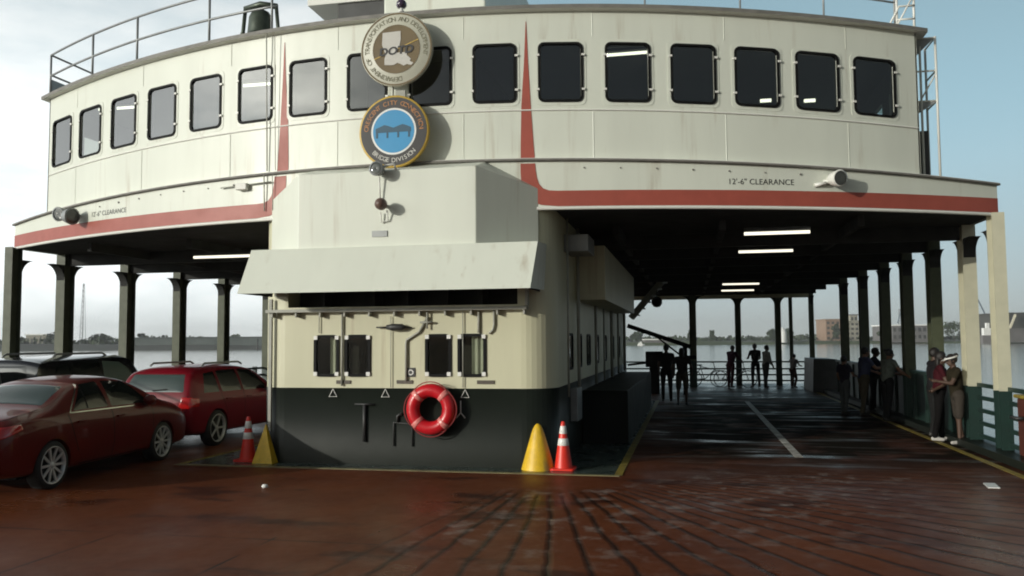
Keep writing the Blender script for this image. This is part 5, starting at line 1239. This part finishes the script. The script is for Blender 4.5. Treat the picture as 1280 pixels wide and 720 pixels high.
bldg('wharf_shed', 'dark wide shed at the right edge beyond the last column', 1257, 1330, 392, 640, 40, DKW, DKW, 2, 5)
bldg('wharf_shed', 'low grey shed below the wide dark shed at right', 1256, 1330, 412, 600, 12, GWALL, GWALL)
bldg('warehouse', 'long low grey wharf building on the left bank between columns', 162, 332, 423, 590, 20, mat('wharf_grey', (.10, .12, .115), .9, var=.3, scale=.1), mat('wharf_roof', (.05, .065, .062), .8))
bldg('warehouse', 'pale low building among trees on the left bank', 32, 58, 419, 640, 20, CONC, WROOF, 1, 5)
bldg('boathouse', 'white roofed boathouse on far bank under the barrier boom', 806, 838, 425, 735, 14, GWALL, WROOF)
# tank, mast, cranes, ship, boat
p = shore_pt(978, 735); tk = MB().lathe([(0, 12.5), (2, 11.5), (3.6, 9), (4, 7), (4, -1)], (p.x, p.y, 0), 'Z', 24); tag(tk.build('storage_tank', WROOF, loc=p), 'white domed tank between two dark trees on far bank', 'tank')
def lattice(name, label, px, top, D, w, cat, boom=None):
    p = shore_pt(px, D); zt = at_depth(px, top, D).z; r_ = empty(name, (p.x, p.y, 0), label, cat); m = MB(); N_ = 12
    for sx in (-1, 1):
        for sy in (-1, 1): m.tube([(p.x+sx*w, p.y+sy*w, -2), (p.x+sx*w*.25, p.y+sy*w*.25, zt)], .16, 5)
    for i in range(N_):
        t0, t1 = i/N_, (i+1)/N_
        for sx in (-1, 1):
            w0, w1 = w*(1-.75*t0), w*(1-.75*t1); m.tube([(p.x-sx*w0, p.y-w0, zt*t0), (p.x+sx*w1, p.y-w1, zt*t1)], .10, 4)
    m.build('lattice_mast', mat('steel_lattice', (.22, .22, .23), .7), r_)
    if boom:
        a, b_ = at_depth(*boom[0], D), at_depth(*boom[1], D); MB().bar(a, b_, .8, .8).build('boom', mat('crane_blue', (.14, .18, .22), .6), r_)
lattice('radio_mast', 'tall thin lattice mast on the left bank', 103, 354, 640, 1.6, 'mast')
lattice('harbour_crane', 'grey crane tower behind the white roofed terminal', 1126, 386, 760, 2.0, 'crane', ((1122, 404), (1128, 382)))
lattice('harbour_crane', 'blue grey crane with a slanting jib between the lit columns', 1234, 398, 690, 2.0, 'crane', ((1236, 402), (1222, 374)))
p = at_depth(1268, 410, 630); a, b_ = at_depth(1262, 411, 630), at_depth(1269, 394, 630); tag(MB().bar(a, b_, 1.2, 1.4).bar(b_, b_+Vector((1.5, 6, -.5)), 1.2, 1.4).build('conveyor', mat('conveyor_cream', (.6, .55, .42), .7), loc=a), 'slanting cream conveyor in front of the dark shed at right', 'conveyor')
def ship(label, px0, px1, D, cat, hullc, top_):
    a, b_ = shore_pt(px0, D), shore_pt(px1, D); u = (b_-a); L_ = u.length; u.normalize(); n = Vector((-u.y, u.x, 0)); c = (a+b_)/2; r_ = empty('ship' if L_ > 12 else 'motor_boat', (c.x, c.y, -2.5), label, cat)
    f = lambda s_, d_, z: a+u*s_+n*d_+Vector((0, 0, z)); wd = L_*.18
    pl = [(0, 0), (L_*.06, wd*.8), (L_*.7, wd), (L_, 0), (L_*.7, -wd), (L_*.06, -wd*.8)]; hh = top_*.4
    MB().prism(pl, -2.9, -2.5+hh, lambda x, y, z: f(x, y, z)).build('hull', hullc, r_)
    MB().prism([(L_*.15, wd*.7), (L_*.6, wd*.7), (L_*.6, -wd*.7), (L_*.15, -wd*.7)], -2.5+hh, -2.5+top_*.75, lambda x, y, z: f(x, y, z)).build('cabin', WROOF, r_)
    MB().prism([(L_*.35, wd*.4), (L_*.55, wd*.4), (L_*.55, -wd*.4), (L_*.35, -wd*.4)], -2.5+top_*.75, -2.5+top_, lambda x, y, z: f(x, y, z)).build('bridge', WROOF, r_)
ship('white ship with a tall bridge moored between the lit columns', 1226, 1246, 650, 'ship', GWALL, 16)
ship('small white motor boat near the far bank left of the barrier boom', 797, 806, 700, 'boat', WROOF, 3.4)
# pier post in the river on the left
p = shore_pt(322, 540); tag(MB().tube([(p.x, p.y, -4), (p.x, p.y, 4.5)], .45, 8).bar((p.x-1.2, p.y, -1.5), (p.x+1.2, p.y, -1.5), .5, .5).build('mooring_post', DGREY, loc=p), 'single mooring post standing in the river before the left wharf', 'post')
# smoky river air
hzm = bpy.data.materials.new('haze'); hzm.use_nodes = True; nt = hzm.node_tree; nt.nodes.clear(); o_ = nt.nodes.new('ShaderNodeOutputMaterial'); pvn = nt.nodes.new('ShaderNodeVolumePrincipled')
pvn.inputs['Color'].default_value = (.93, .95, .96, 1); pvn.inputs['Density'].default_value = .00022; pvn.inputs['Anisotropy'].default_value = .2; nt.links.new(pvn.outputs[0], o_.inputs['Volume'])
hb_ = MB().box(-2400, 2400, -400, 3500, -4.2, 75).build('haze', hzm); tag(hb_, 'pale haze over the river', 'haze', kind='stuff')
